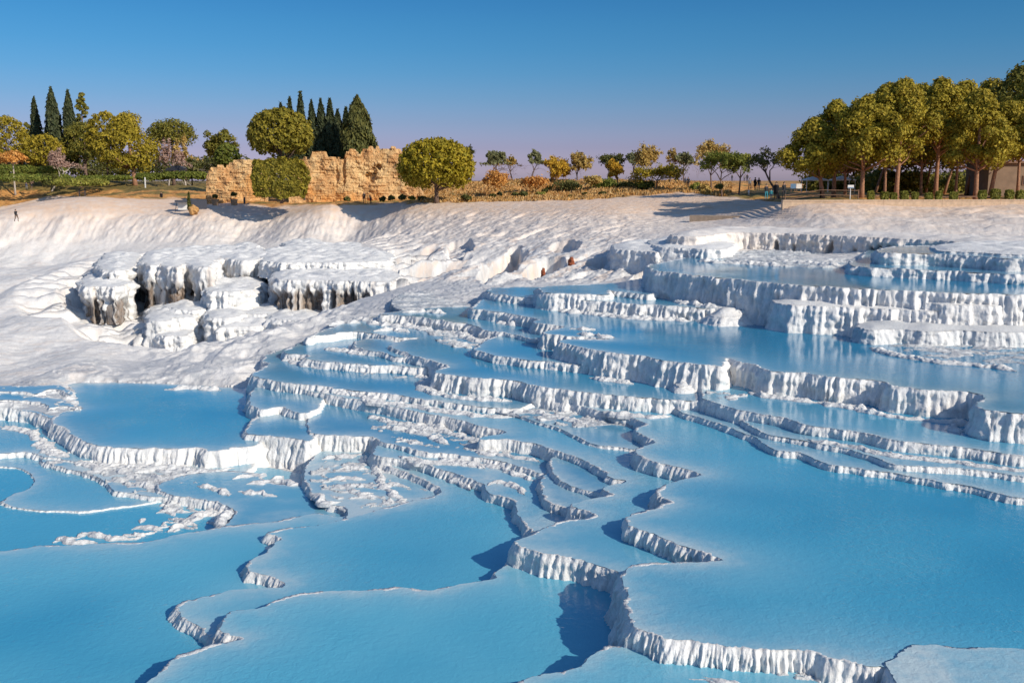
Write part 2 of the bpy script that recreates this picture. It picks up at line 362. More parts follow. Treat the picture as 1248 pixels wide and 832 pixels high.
block('K_l', [(330,384),(336,389),(352,390),(368,390),(390,384),(392,366),(350,366),(338,372)], 81, 1.3, batter=.2)
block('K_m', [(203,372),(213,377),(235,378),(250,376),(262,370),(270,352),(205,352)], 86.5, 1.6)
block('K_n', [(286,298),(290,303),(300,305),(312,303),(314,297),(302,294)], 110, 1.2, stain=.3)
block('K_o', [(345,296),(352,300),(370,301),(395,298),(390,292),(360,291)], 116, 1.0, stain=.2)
pool('MD1', -6.75, [(866,376),(872,380),(890,381),(908,379),(915,374),(900,370),(875,371)], drop=1.1, kind='dry', batter=.9, rnd=.25)
pool('MD4', -8.05, [(822,462),(830,466),(848,464),(868,461),(880,465),(878,458),(850,454),(832,457)], drop=.6, kind='dry', batter=.6, rnd=.2)

def catmull(P, closed=True, sub=8):
    n = len(P); out = []
    for i in range(n):
        p0, p1, p2, p3 = P[(i - 1) % n], P[i], P[(i + 1) % n], P[(i + 2) % n]
        def tj(t, a, b): return t + max(np.linalg.norm(b - a), 1e-6) ** .5
        t0 = 0.; t1 = tj(t0, p0, p1); t2 = tj(t1, p1, p2); t3 = tj(t2, p2, p3)
        for t in np.linspace(t1, t2, sub, endpoint=False):
            A1 = (t1 - t) / (t1 - t0) * p0 + (t - t0) / (t1 - t0) * p1
            A2 = (t2 - t) / (t2 - t1) * p1 + (t - t1) / (t2 - t1) * p2
            A3 = (t3 - t) / (t3 - t2) * p2 + (t - t2) / (t3 - t2) * p3
            B1 = (t2 - t) / (t2 - t0) * A1 + (t - t0) / (t2 - t0) * A2
            B2 = (t3 - t) / (t3 - t1) * A2 + (t - t1) / (t3 - t1) * A3
            out.append((t2 - t) / (t2 - t1) * B1 + (t - t1) / (t2 - t1) * B2)
    return np.array(out)

def inside(P, Q):
    """points P (n,2) inside polygon Q (m,2)"""
    r = np.zeros(len(P), bool)
    lo, hi = Q.min(0), Q.max(0)
    c = np.where((P[:, 0] >= lo[0]) & (P[:, 0] <= hi[0]) & (P[:, 1] >= lo[1]) & (P[:, 1] <= hi[1]))[0]
    if not len(c): return r
    x, y = P[c, 0], P[c, 1]; k = np.zeros(len(c), bool)
    x1, y1 = Q[:, 0], Q[:, 1]; x2, y2 = np.roll(x1, -1), np.roll(y1, -1)
    for a, b, a2, b2 in zip(x1, y1, x2, y2):
        if b == b2: continue
        m = (b > y) != (b2 > y)
        if m.any():
            k ^= m & (x < (a2 - a) * (y - b) / (b2 - b) + a)
    r[c] = k
    return r

def area(Q):
    x, y = Q[:, 0], Q[:, 1]
    return .5 * np.sum(x * np.roll(y, -1) - np.roll(x, -1) * y)

def in_view(P, mx=.06):
    u = P[:, 0] / np.maximum(P[:, 1], .1)
    return (np.abs(u) < 624 / F + mx) & (P[:, 1] > 14)

for nm, p in POOLS.items():
    W = at(p['px'][:, 0], p['px'][:, 1], p['z'])
    if area(W) < 0: W = W[::-1]
    p['raw'] = W
    p['cr'] = catmull(W) if not p['pleat'] else np.concatenate([a + (b - a) * np.linspace(0, 1, 6, endpoint=False)[:, None] for a, b in zip(W, np.roll(W, -1, 0))])

def resample(P, hid):
    seg = np.linalg.norm(np.roll(P, -1, 0) - P, axis=1)
    out = []
    for i in range(len(P)):
        a, b = P[i], P[(i + 1) % len(P)]
        d = max(np.hypot(*a), 12.)
        sp = d / 900. if not hid[i] else .35
        n = max(1, int(round(seg[i] / sp)))
        if seg[i] < sp * .5 and out and n == 1:
            pass
        for k in range(n): out.append(a + (b - a) * k / n)
    return np.array(out)

def smooth_closed(A, n):
    for _ in range(n):
        A = (np.roll(A, 1, 0) + 2 * A + np.roll(A, -1, 0)) / 4
    return A

TONE = dict(L1=.85, A=.85, C1=.95, B1=1.0, R1=.68, P2=.65, H0=1.0, H1=.75, H2=.6, K1=.6, SB=.8, G1=.52, U2=.3, U1=.22, T1=.28, P1=.25, V2=.35, R2=.5, R3=.5, R4=.5, D1=.6, SH1=.6, Q5=.6)
WALL_ROWS = 22
def build_terrace(nm, p):
    z = p['z']; cr = p['cr']
    higher = [q['cr'] for m, q in POOLS.items() if m != nm and q['z'] > z + .02]
    def hidden(P):
        h = ~in_view(P, .30)
        for q in higher: h |= inside(P, q)
        return h
    hid0 = hidden(cr)
    P = resample(cr, hid0 | ~in_view(cr, .08))
    n = len(P)
    hid = hidden(P)
    Ps = smooth_closed(P, 12)
    T = np.roll(Ps, -2, 0) - np.roll(Ps, 2, 0)
    T /= np.maximum(np.linalg.norm(T, axis=1, keepdims=True), 1e-9)
    N = np.stack([T[:, 1], -T[:, 0]], -1)          # outward for CCW
    N = smooth_closed(N, 6); N /= np.maximum(np.linalg.norm(N, axis=1, keepdims=True), 1e-9)
    s = np.concatenate([[0], np.cumsum(np.linalg.norm(np.diff(P, axis=0), axis=1))])
    sd = sum(ord(c) * (i + 3) for i, c in enumerate(nm)) % 97
    d = np.hypot(P[:, 0], P[:, 1]).mean()
    x, y = P[:, 0], P[:, 1]
    k = p['amp'] * min(1.0, .45 + p['drop'] * .45) * np.clip(d / 45., .8, 1.6)
    fs = float(np.clip(d / 30., .8, 2.4))
    dry = p['kind'] == 'dry'
    # scallops of the rim seen from above
    sc = .13 * k * (np.abs(pn(x / 1.9, y / 1.9, sd)) * 2 - .55) + .06 * k * (np.abs(pn(x / .5, y / .5, sd + 3)) * 2 - .5) + .035 * fs * (np.abs(pn(x / .17 / fs, y / .17 / fs, sd + 5)) * 2 - .5) + .015 * pn(x / .07, y / .07, sd + 6)
    R = P + N * sc[:, None]
    H = p['drop']
    crest = .020 * pn(x / .35, y / .35, sd + 7) + .030 * fbm(x / 1.3, y / 1.3, 3, sd + 9) + .014 * pn(x / .1, y / .1, sd + 8) + .002
    crest *= np.clip(d / 38., .8, 2.0) * (.4 if dry else 1.0) * p['crs']
    rows_o = []; rows_z = []
    # inner lip (under the water), crest, outer lip
    wob = 1 + .35 * pn(x / .8, y / .8, sd + 11)
    if dry:
        ins = [(-.3, -.12)]
        for o, zz in ins: rows_o.append(np.full(n, o)); rows_z.append(np.full(n, zz) + crest * 1.5 - p['rnd'])
    else:
        rows_o.append(-.30 * wob); rows_z.append(np.full(n, -.06))
        rows_o.append(-.09 * wob); rows_z.append(crest * .8 - .008)
    rows_o.append(np.full(n, 0.)); rows_z.append(crest + (.03 - p['rnd'] if dry else .0))
    fa = .35 + .95 * sstep(-.35, .45, pn(s / 1.6, s * 0 + 1.5, sd + 19))
    buttress = (np.abs(pn(s / 1.4, s * 0 + sd, sd + 20)) * 2)
    for j in range(1, WALL_ROWS + 1):
        t = (j / WALL_ROWS) ** 1.15
        dz = t * H
        pl = p['pleat']
        fl = billow((s + .08 * pn(s / .7, dz / (.5 + 2 * pl) + s * 0, sd + 31)) / (.21 * fs * (1 + .5 * pl)), dz / (2.2 + 9 * pl) + s * 0, sd + 21)
        f2 = billow((s + .05 * pn(s / .3, dz / (.35 + 1.5 * pl) + s * 0, sd + 32)) / (.09 * fs), dz / (1.3 + 4 * pl) + s * 0, sd + 22)
        f3 = fbm(s / (.10 * fs), dz / (.2 * fs) + s * 0, 2, sd + 23)
        grow = sstep(0, .25, dz)
        o = .045 * min(1, dz / .08) - .02 + p['batter'] * dz + (1 + .7 * pl) * fa * (.085 * k * grow * (fl - .35) + .06 * k * grow * (f2 - .3)) + .034 * k * f3
        o = o + .10 * k * t * buttress * H ** .5 + .22 * H * max(0, t - .6) ** 2 * 2
        o = o + .10 * k * grow * fbm(s / .9, dz / .55 + s * 0, 3, sd + 24)
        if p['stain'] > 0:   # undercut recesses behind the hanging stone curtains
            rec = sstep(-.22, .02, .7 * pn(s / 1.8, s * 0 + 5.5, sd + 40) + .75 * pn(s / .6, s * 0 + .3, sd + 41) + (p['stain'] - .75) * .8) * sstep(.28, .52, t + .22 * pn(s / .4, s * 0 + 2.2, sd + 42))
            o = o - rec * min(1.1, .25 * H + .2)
        rows_o.append(o); rows_z.append(np.full(n, -dz) - (p['rnd'] * (1 - t) if dry else 0) + crest * max(0, 1 - dz / .15))
    O = np.array(rows_o); Zr = np.array(rows_z)
    V = np.empty((len(O), n, 3))
    V[:, :, 0] = R[None, :, 0] + N[None, :, 0] * O
    V[:, :, 1] = R[None, :, 1] + N[None, :, 1] * O
    V[:, :, 2] = z + ZC + Zr
    m = len(O)
    idx = np.arange(m * n).reshape(m, n)
    keep = ~(hid & np.roll(hid, -1))
    keep |= np.roll(keep, 3) | np.roll(keep, -3)
    a = idx[:-1, :]; b = np.roll(idx, -1, 1)[:-1, :]
    c = np.roll(idx, -1, 1)[1:, :]; e = idx[1:, :]
    Q = np.stack([a, e, c, b], -1)[:, keep].reshape(-1, 4)
    tt = np.clip(-Zr / H, 0, 1)
    wet = np.full((m, n), p['wet']) + .25 * (Zr > -.02) * (not dry)
    wet = wet + .35 * sstep(.75, 1.0, tt) * (0 if dry else 1)
    stain = np.zeros((m, n)); tan = np.zeros((m, n))
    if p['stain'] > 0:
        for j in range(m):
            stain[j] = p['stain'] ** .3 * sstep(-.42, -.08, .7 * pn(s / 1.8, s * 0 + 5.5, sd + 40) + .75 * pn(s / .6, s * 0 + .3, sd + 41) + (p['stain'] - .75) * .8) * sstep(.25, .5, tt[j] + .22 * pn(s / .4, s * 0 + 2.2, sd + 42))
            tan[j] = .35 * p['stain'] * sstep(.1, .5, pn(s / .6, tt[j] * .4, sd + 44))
    if nm == 'WF': tan += .35
    # ground of the dry blocks, water of the pools
    verts = V.reshape(-1, 3); faces = [Q]
    A = dict(wet=wet.ravel(), stain=stain.ravel(), tan=tan.ravel(), soil=np.zeros(m * n), green=np.zeros(m * n))
    # boundary for the sheet
    bd = R + N * (-.002 if dry else -.015)
    acc = 0; pick = []
    for i in range(n):
        if not pick or np.hypot(*(bd[i] - bd[pick[-1]])) > (.12 if not hid[i] else .5): pick.append(i)
    B = bd[pick]; hb = hid[pick]
    lo, hi = B.min(0), B.max(0)
    ar = abs(area(B))
    st = max(.22, math.sqrt(ar / 5000.))
    gx, gy = np.meshgrid(np.arange(lo[0], hi[0], st), np.arange(lo[1], hi[1], st))
    G = np.stack([gx.ravel(), gy.ravel()], -1) + (RNG.rand(gx.size, 2) - .5) * st * .6
    G = G[inside(G, B)]
    vis = B[~hb] if (~hb).any() else B[:1] + 999
    # extra points close to the rim
    nn = []
    for r in (.12, .3, .55, .9, 1.4):
        q = R[pick] - N[pick] * r
        q = q[~hb][::max(1, int(r / .12))]
        nn.append(q)
    nn = np.concatenate(nn) if nn else np.zeros((0, 2))
    if len(nn): nn = nn[inside(nn, B)]
    G = np.concatenate([G, nn]) if len(nn) else G
    def dist(P_, chunk=2000):
        out = np.empty(len(P_))
        for i in range(0, len(P_), chunk):
            dd = P_[i:i + chunk, None, :] - vis[None]
            out[i:i + chunk] = np.sqrt((dd ** 2).sum(-1).min(1))
        return out
    if len(G):
        dg = dist(G)
        G = G[dg > .05]
    pts = [Vector(q) for q in B] + [Vector(q) for q in G]
    loop = [list(range(len(B)))]
    vo, eo, fo, _, _, _ = delaunay_2d_cdt(pts, [], loop, 2, 1e-5)
    vo = np.array([(q.x, q.y) for q in vo]); tri = np.array([f for f in fo if len(f) == 3])
    if dry:
        dd = dist(vo)
        zz = z + ZC + .025 - p['rnd'] + (.05 + p['rnd']) * sstep(.0, .6, dd) + .10 * sstep(0, 1.5, dd) + (.13 + .12 * p['pleat']) * fbm(vo[:, 0] / 1.6, vo[:, 1] / 1.6, 4, sd + 50) * sstep(.3, 1.2, dd)
        o2 = len(verts)
        verts = np.concatenate([verts, np.column_stack([vo, zz])])
        faces.append(tri + o2)
        for kx in A: A[kx] = np.concatenate([A[kx], np.full(len(vo), p['wet'] if kx == 'wet' else (.25 if (kx == 'tan' and nm == 'WF') else 0.))])
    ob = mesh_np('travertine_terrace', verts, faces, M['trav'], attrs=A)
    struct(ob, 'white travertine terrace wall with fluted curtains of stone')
    if not dry:
        dd = dist(vo)
        wd = np.clip(d / 26., .8, 1.3)
        small = np.clip(1 - ar / 120., 0, 1) * .22
        sh = np.exp(-dd / ((1.0 if nm in ('L1', 'A', 'C1', 'B1', 'R1', 'P2') else .75) * wd)) * (.85 + .3 * pn(vo[:, 0] / 2.5, vo[:, 1] / 2.5, sd + 60))
        pat = sstep(-.25, .45, fbm(vo[:, 0] / 3.2, vo[:, 1] / 3.2, 3, sd + 61))
        sh = np.clip(np.maximum(sh, (p['shore'] + small) * (.65 + .55 * pat)), 0, 1)
        wo = mesh_np('water', np.column_stack([vo, np.full(len(vo), z + ZC)]), tri, M['water'], attrs=dict(shore=sh, tone=np.clip(TONE.get(nm, .3) + .16 * fbm(vo[:, 0] / 6., vo[:, 1] / 6., 3, sd + 63) - .22 * sstep(1.2, 7., dd) * (dd < 900), 0, 1)), smooth=False)
        struct(wo, 'still milky blue thermal water in a terrace pool')
    return ob
for nm, p in POOLS.items(): build_terrace(nm, p)

# ------------------------------------------------------------------ shoals: little stepped plates and broken rims that stand out of the shallow water
def shoal(pts, z, amp=.16, cover=.05, fx=1.6, fy=.8, wet=.3, sd=0, lumps=.06, fade=.5):
    Wp = catmull(at(np.array(pts, float)[:, 0], np.array(pts, float)[:, 1], z))
    if area(Wp) < 0: Wp = Wp[::-1]
    lo, hi = Wp.min(0), Wp.max(0)
    d = np.hypot(*Wp.mean(0)); st = d / 850.
    st = max(st, math.sqrt((hi - lo).prod() / 160000.))
    gx, gy = np.meshgrid(np.arange(lo[0], hi[0], st), np.arange(lo[1], hi[1], st))
    sh = gx.shape; G = np.stack([gx.ravel(), gy.ravel()], -1)
    ins = inside(G, Wp)
    e = np.zeros(len(G)) - 1
    gi = np.where(ins)[0]
    for i in range(0, len(gi), 1500):
        dd = G[gi[i:i + 1500], None, :] - Wp[None, ::3]
        e[gi[i:i + 1500]] = np.sqrt((dd ** 2).sum(-1).min(1))
    x, y = G[:, 0], G[:, 1]
    wx = x + .5 * fbm(x / 1.3, y / 1.3, 3, sd + 1); wy = y + .35 * fbm(x / 1.3, y / 1.3, 3, sd + 2)
    n = fbm(wx / fx, wy / fy, 4, sd + 3) + cover * 4 - .35
    n = n * 1.0 - (1 - sstep(0, fade, e)) * 1.2
    q = np.clip(n, -.5, 1.2) * 3.2; fl = np.floor(q); fr = q - fl
    stp = (fl + sstep(.0, .22, fr)) / 3.2
    amp *= .78
    h = amp * (stp * .8 + .12) + lumps * sstep(-.1, .15, n) * fbm(x / .35, y / .3, 3, sd + 5) - .03 + .03 * np.exp(-((fr - .2) / .12) ** 2) * (n > 0)
    rl = 1 - np.abs(pn(wx / (fx * .75), wy / (fy * .6), sd + 11))
    rm = sstep(.90, .97, rl) * sstep(-.5, .1, n) * (.045 + .03 * pn(x / .3, y / .3, sd + 12)) * sstep(.05, fade, e) - .055
    h = np.maximum(h, rm)
    h = np.where(ins, h, -.3)
    nr_, nc_ = sh
    ii = np.arange(nr_ * nc_).reshape(sh)
    Q = np.stack([ii[:-1, :-1], ii[:-1, 1:], ii[1:, 1:], ii[1:, :-1]], -1).reshape(-1, 4)
    Q = Q[(h[Q] > -.12).any(1)]
    us = np.unique(Q); mp = np.zeros(len(G), int); mp[us] = np.arange(len(us))
    V = np.column_stack([G, h + z + ZC])[us]
    wt = np.clip((wet + .15) * (.7 + .8 * fbm(x / 1.2, y / .7, 2, sd + 7)) + .4 * sstep(.05, -.01, h), 0, 1)[us]
    z0 = np.zeros(len(us))
    o = mesh_np('travertine_shoal', V, mp[Q], M['trav'], attrs=dict(wet=wt, stain=z0, tan=z0, soil=z0, green=z0))
    struct(o, 'low broken travertine plates standing out of shallow water')
shoal([(378,590),(382,602),(404,614),(425,622),(470,622),(505,612),(538,600),(525,585),(485,568),(450,556),(400,552),(382,564)], -10.42, .15, .045, sd=300)
shoal([(60,662),(110,660),(190,658),(250,648),(290,642),(284,622),(290,605),(250,592),(235,600),(195,610),(190,625),(165,640),(110,648)], -10.95, .26, .085, sd=310)
shoal([(140,594),(165,600),(232,600),(262,588),(285,574),(250,570),(200,575),(150,578)], -10.70, .2, .06, sd=315)
shoal([(50,560),(107,577),(140,590),(200,598),(250,585),(240,568),(180,560),(120,556),(85,545),(60,545)], -10.70, .14, .05, sd=320, wet=.2)
shoal([(-60,495),(0,496),(40,499),(66,505),(80,500),(95,496),(88,482),(70,472),(0,474),(-60,476)], -10.10, .22, .07, sd=330, wet=.15)
shoal([(440,528),(470,536),(510,545),(570,552),(640,566),(672,574),(660,560),(620,545),(590,538),(560,527),(520,518),(480,513),(450,515)], -9.83, .13, .05, sd=340)
shoal([(600,498),(640,508),(700,520),(760,520),(800,522),(780,508),(740,498),(690,488),(640,488)], -9.30, .16, .06, sd=350)
shoal([(862,484),(880,490),(900,494),(912,486),(895,468),(872,462)], -8.33, .16, .07, sd=355, lumps=.06)
shoal([(1020,400),(1060,414),(1085,424),(1120,433),(1180,440),(1300,448),(1620,446),(1620,418),(1248,412),(1150,410),(1090,406),(1050,400)], -7.4, .12, .10, sd=360, fx=2.6, fy=.9, wet=.6, lumps=.03)
shoal([(930,802),(985,806),(1050,820),(1095,835),(1095,860),(1000,850),(940,825)], -9.41, .12, .05, sd=375, wet=.3, fx=.8, fy=.5)
shoal([(545,374),(600,374),(640,366),(600,354),(540,352),(490,358),(478,372),(500,379)], -7.93, .14, .07, sd=380, fx=3, fy=.9, wet=.5)
shoal([(560,424),(620,418),(640,412),(600,400),(565,396),(540,393),(520,402)], -8.45, .22, .06, sd=385)
shoal([(900,322),(960,325),(1030,326),(1060,318),(1000,308),(920,306),(880,312)], -5.18, .2, .09, sd=390, fx=3, fy=1.2, wet=.6)
shoal([(690,372),(740,380),(770,384),(830,388),(900,392),(920,385),(880,378),(820,376),(740,368)], -7.38, .1, .02, sd=392)
shoal([(400,452),(500,462),(560,470),(560,462),(500,450),(420,440)], -9.19, .07, -.01, sd=394)

# ------------------------------------------------------------------ low broken rims between the larger basins
def ridge(pts, z, w_=.34, h_=.11, sd=0, world=False):
    P = np.array(pts, float) if world else at(np.array(pts, float)[:, 0], np.array(pts, float)[:, 1], z)
    Q = np.concatenate([2 * P[:1] - P[1:2], P, 2 * P[-1:] - P[-2:-1]])
    C = []
    for i in range(1, len(Q) - 2):
        for t in np.linspace(0, 1, 10, endpoint=False):
            a, b, c, e = Q[i - 1], Q[i], Q[i + 1], Q[i + 2]
            C.append(.5 * (2 * b + (c - a) * t + (2 * a - 5 * b + 4 * c - e) * t * t + (3 * b - a - 3 * c + e) * t ** 3))
    C = np.array(C + [P[-1]])
    L = np.concatenate([[0], np.cumsum(np.linalg.norm(np.diff(C, axis=0), axis=1))])
    d = np.hypot(*C.mean(0)); n = max(12, int(L[-1] / (d / 900.)))
    s = np.linspace(0, L[-1], n)
    X = np.interp(s, L, C[:, 0]); Y = np.interp(s, L, C[:, 1])
    wig = .16 * fbm(s / .8, s * 0 + sd, 3, sd + 1)
    tx, ty = np.gradient(X), np.gradient(Y); l = np.hypot(tx, ty); nx, ny = ty / l, -tx / l
    X = X + nx * wig; Y = Y + ny * wig
    end = np.minimum(1, np.minimum(s, L[-1] - s) / .5 + .15)
    k = d / 38.
    W = w_ * k * (.75 + .55 * pn(s / .7, s * 0 + 2, sd + 2)).clip(.25, 2) * end
    H = h_ * k * (.8 + .9 * fbm(s / .55, s * 0 + 4, 3, sd + 3)) * end
    m = 15; R = []
    for j in range(m):
        u = -1 + 2 * j / (m - 1)
        prof = (1 - abs(u) ** 1.6) ** .8
        lump = fbm((s + 3 * u) / .16, s * 0 + u * 1.7, 3, sd + 5)
        o = u * W * (1 + .15 * lump)
        zz = H * prof + .035 * k * lump * prof - .05 * (1 - prof) - .03 * (abs(u) > .95)
        R.append(np.column_stack([X + nx * o, Y + ny * o, z + ZC + zz]))
    V = np.concatenate(R); ii = np.arange(m * n).reshape(m, n)
    F_ = np.stack([ii[:-1, :-1], ii[1:, :-1], ii[1:, 1:], ii[:-1, 1:]], -1).reshape(-1, 4)
    z0 = np.zeros(len(V)); hh = V[:, 2] - z - ZC
    ob = mesh_np('travertine_rim', V, F_, M['trav'], attrs=dict(wet=.7 * sstep(.035, .0, hh) + .12, stain=z0, tan=z0, soil=z0, green=z0))
    struct(ob, 'low broken white travertine rim between shallow basins')
RIDGES = [
 (-10.42, [(377,600),(386,604),(394,609),(402,613),(418,612)]), (-10.42, [(455,563),(460,576),(466,590),(478,601),(492,611),(507,611)]), (-10.42, [(468,567),(482,576),(497,582),(512,586),(527,592),(535,599)]),
 (-10.42, [(466,594),(480,590),(497,595)]), (-10.42, [(412,572),(430,570),(450,573)]), (-10.42, [(400,586),(420,582),(446,585)]), (-10.42, [(392,560),(420,556),(445,553)]), (-10.42, [(425,598),(440,603),(452,600)]),
 (-10.62, [(290,599),(305,601),(322,601),(338,605)]), (-10.62, [(330,586),(350,588),(370,592)]), (-10.62, [(300,590),(322,587),(345,580)]), (-10.62, [(240,592),(262,596),(280,604)]), (-10.62, [(262,645),(270,632),(283,619)]), (-10.62, [(283,584),(300,580),(325,578)]),
 (-10.72, [(132,556),(150,562),(180,566),(235,568)]), (-10.72, [(185,577),(198,585),(225,586)]), (-10.72, [(120,566),(140,572),(162,576),(190,576)]), (-10.72, [(205,592),(228,590),(250,592)]), (-10.72, [(90,562),(110,568),(128,578)]), (-10.72, [(160,588),(180,592),(200,598)]),
 (-10.9, [(95,653),(110,650),(128,655),(150,656),(172,655)]), (-10.9, [(64,661),(75,656),(90,661),(120,660)]), (-10.9, [(160,645),(178,643),(199,646)]), (-10.9, [(204,648),(215,643),(238,643)]), (-10.9, [(211,640),(225,637),(241,640)]), (-10.9, [(170,637),(177,632)]), (-10.9, [(205,632),(222,636)]), (-10.9, [(190,625),(210,622),(232,624)]), (-10.9, [(238,628),(255,622),(266,612)]),
 (-10.66, [(0,520),(25,524),(48,530)]), (-10.66, [(45,539),(60,550),(75,556)]), (-10.12, [(60,470),(76,477),(84,484),(78,491)]), (-10.12, [(200,475),(235,473),(270,476)]),
 (-8.47, [(484,396),(502,398),(522,397)]), (-8.47, [(430,388),(452,391),(481,394)]), (-8.47, [(400,396),(420,393),(440,394)]), (-8.47, [(540,399),(565,405),(590,414),(615,420)]), (-8.47, [(455,404),(480,402),(500,405)]),
 (-7.95, [(605,393),(625,396),(646,398)]), (-7.95, [(490,381),(515,380),(545,382)]), (-7.4, [(694,401),(726,402)]), (-7.4, [(703,407),(725,409),(748,412)]), (-7.4, [(690,375),(720,378),(755,384)]),
 (-9.0, [(690,487),(712,491),(740,494),(770,496)]), (-9.33, [(640,500),(665,505),(690,511),(720,520)]), (-9.33, [(640,494),(660,496),(685,500)]),
 (-9.83, [(465,520),(490,524),(520,530),(547,542)]), (-9.83, [(500,516),(530,520),(552,526)]), (-9.83, [(560,540),(580,545),(610,552)]), (-9.98, [(530,556),(550,562),(575,566),(592,571)]), (-9.98, [(594,592),(605,587),(620,590),(632,595),(640,603)]), (-9.98, [(612,575),(635,580),(652,586)]),
 (-9.2, [(345,437),(370,445),(400,450)]), (-9.42, [(390,476),(430,482),(470,488)]), (-8.85, [(395,425),(420,428),(445,433)]),
 (-7.38, [(1060,424),(1090,432),(1130,440)]), (-7.38, [(1110,436),(1150,442),(1200,446),(1240,452)]), (-5.2, [(850,318),(880,321),(920,322),(960,325)]), (-5.2, [(940,318),(980,321),(1030,325)]),
 (-10.2, [(540,580),(560,588),(575,596)]), (-9.41, [(950,808),(985,812),(1020,822)]), (-9.41, [(985,803),(1020,812),(1060,822)]),
]
for i, (z_, pts_) in enumerate(RIDGES): ridge(pts_, z_, sd=500 + i)

# secondary rims that have grown at the foot of the higher walls
rsk = np.random.RandomState(21)
for up, lowp, n_ in (('U2', 'R2', 7), ('U2', 'T1', 4), ('T1', 'P1', 6), ('T1', 'P2', 3), ('T1', 'R1', 4), ('P1', 'P2', 6), ('P2', 'J3', 6), ('J3', 'Q5', 4), ('J3', 'SH1', 4), ('P2', 'Q5', 3), ('U1', 'U2', 4), ('U1', 'V2', 4), ('V2', 'U2', 5), ('G1', 'K1', 6), ('G1', 'H2', 3), ('V1', 'T1', 4), ('P2', 'C1', 2), ('R2', 'R3', 4), ('Q2', 'Q3', 2), ('J2', 'D1', 3), ('R1', 'B1', 2)):
    a, b = POOLS[up], POOLS[lowp]
    c = a['cr']; seg = np.linalg.norm(np.roll(c, -1, 0) - c, axis=1); L = np.concatenate([[0], np.cumsum(seg)])
    cc = np.vstack([c, c[:1]])
    hz = a['z'] - b['z']
    made = 0
    for tr_ in range(n_ * 12):
        if made >= n_: break
        s0 = rsk.rand() * L[-1]; ln = 2.0 + 3.5 * rsk.rand(); k = max(5, int(ln / .35))
        ss = (s0 + np.linspace(0, ln, k)) % L[-1]
        X = np.interp(ss, L, cc[:, 0]); Y = np.interp(ss, L, cc[:, 1])
        e = .3
        dx = np.interp((ss + e) % L[-1], L, cc[:, 0]) - np.interp((ss - e) % L[-1], L, cc[:, 0]); dy = np.interp((ss + e) % L[-1], L, cc[:, 1]) - np.interp((ss - e) % L[-1], L, cc[:, 1])
        l = np.maximum(np.hypot(dx, dy), 1e-6); nx, ny = dy / l, -dx / l
        off = (.22 * hz + .25 + .45 * rsk.rand()) + .25 * np.sin(np.linspace(0, math.pi, k)) * rsk.rand()
        P = np.column_stack([X + nx * off, Y + ny * off])
        if not in_view(P, .05).all() or not inside(P, b['cr']).all(): continue
        if any(inside(P, q['cr']).any() for m_, q in POOLS.items() if q['z'] > b['z'] + .03): continue
        ridge(P, b['z'], .24 + .16 * rsk.rand(), .075 + .085 * rsk.rand() * min(1, hz), sd=700 + made * 7 + len(up) + int(s0 * 10) % 97, world=True)
        made += 1
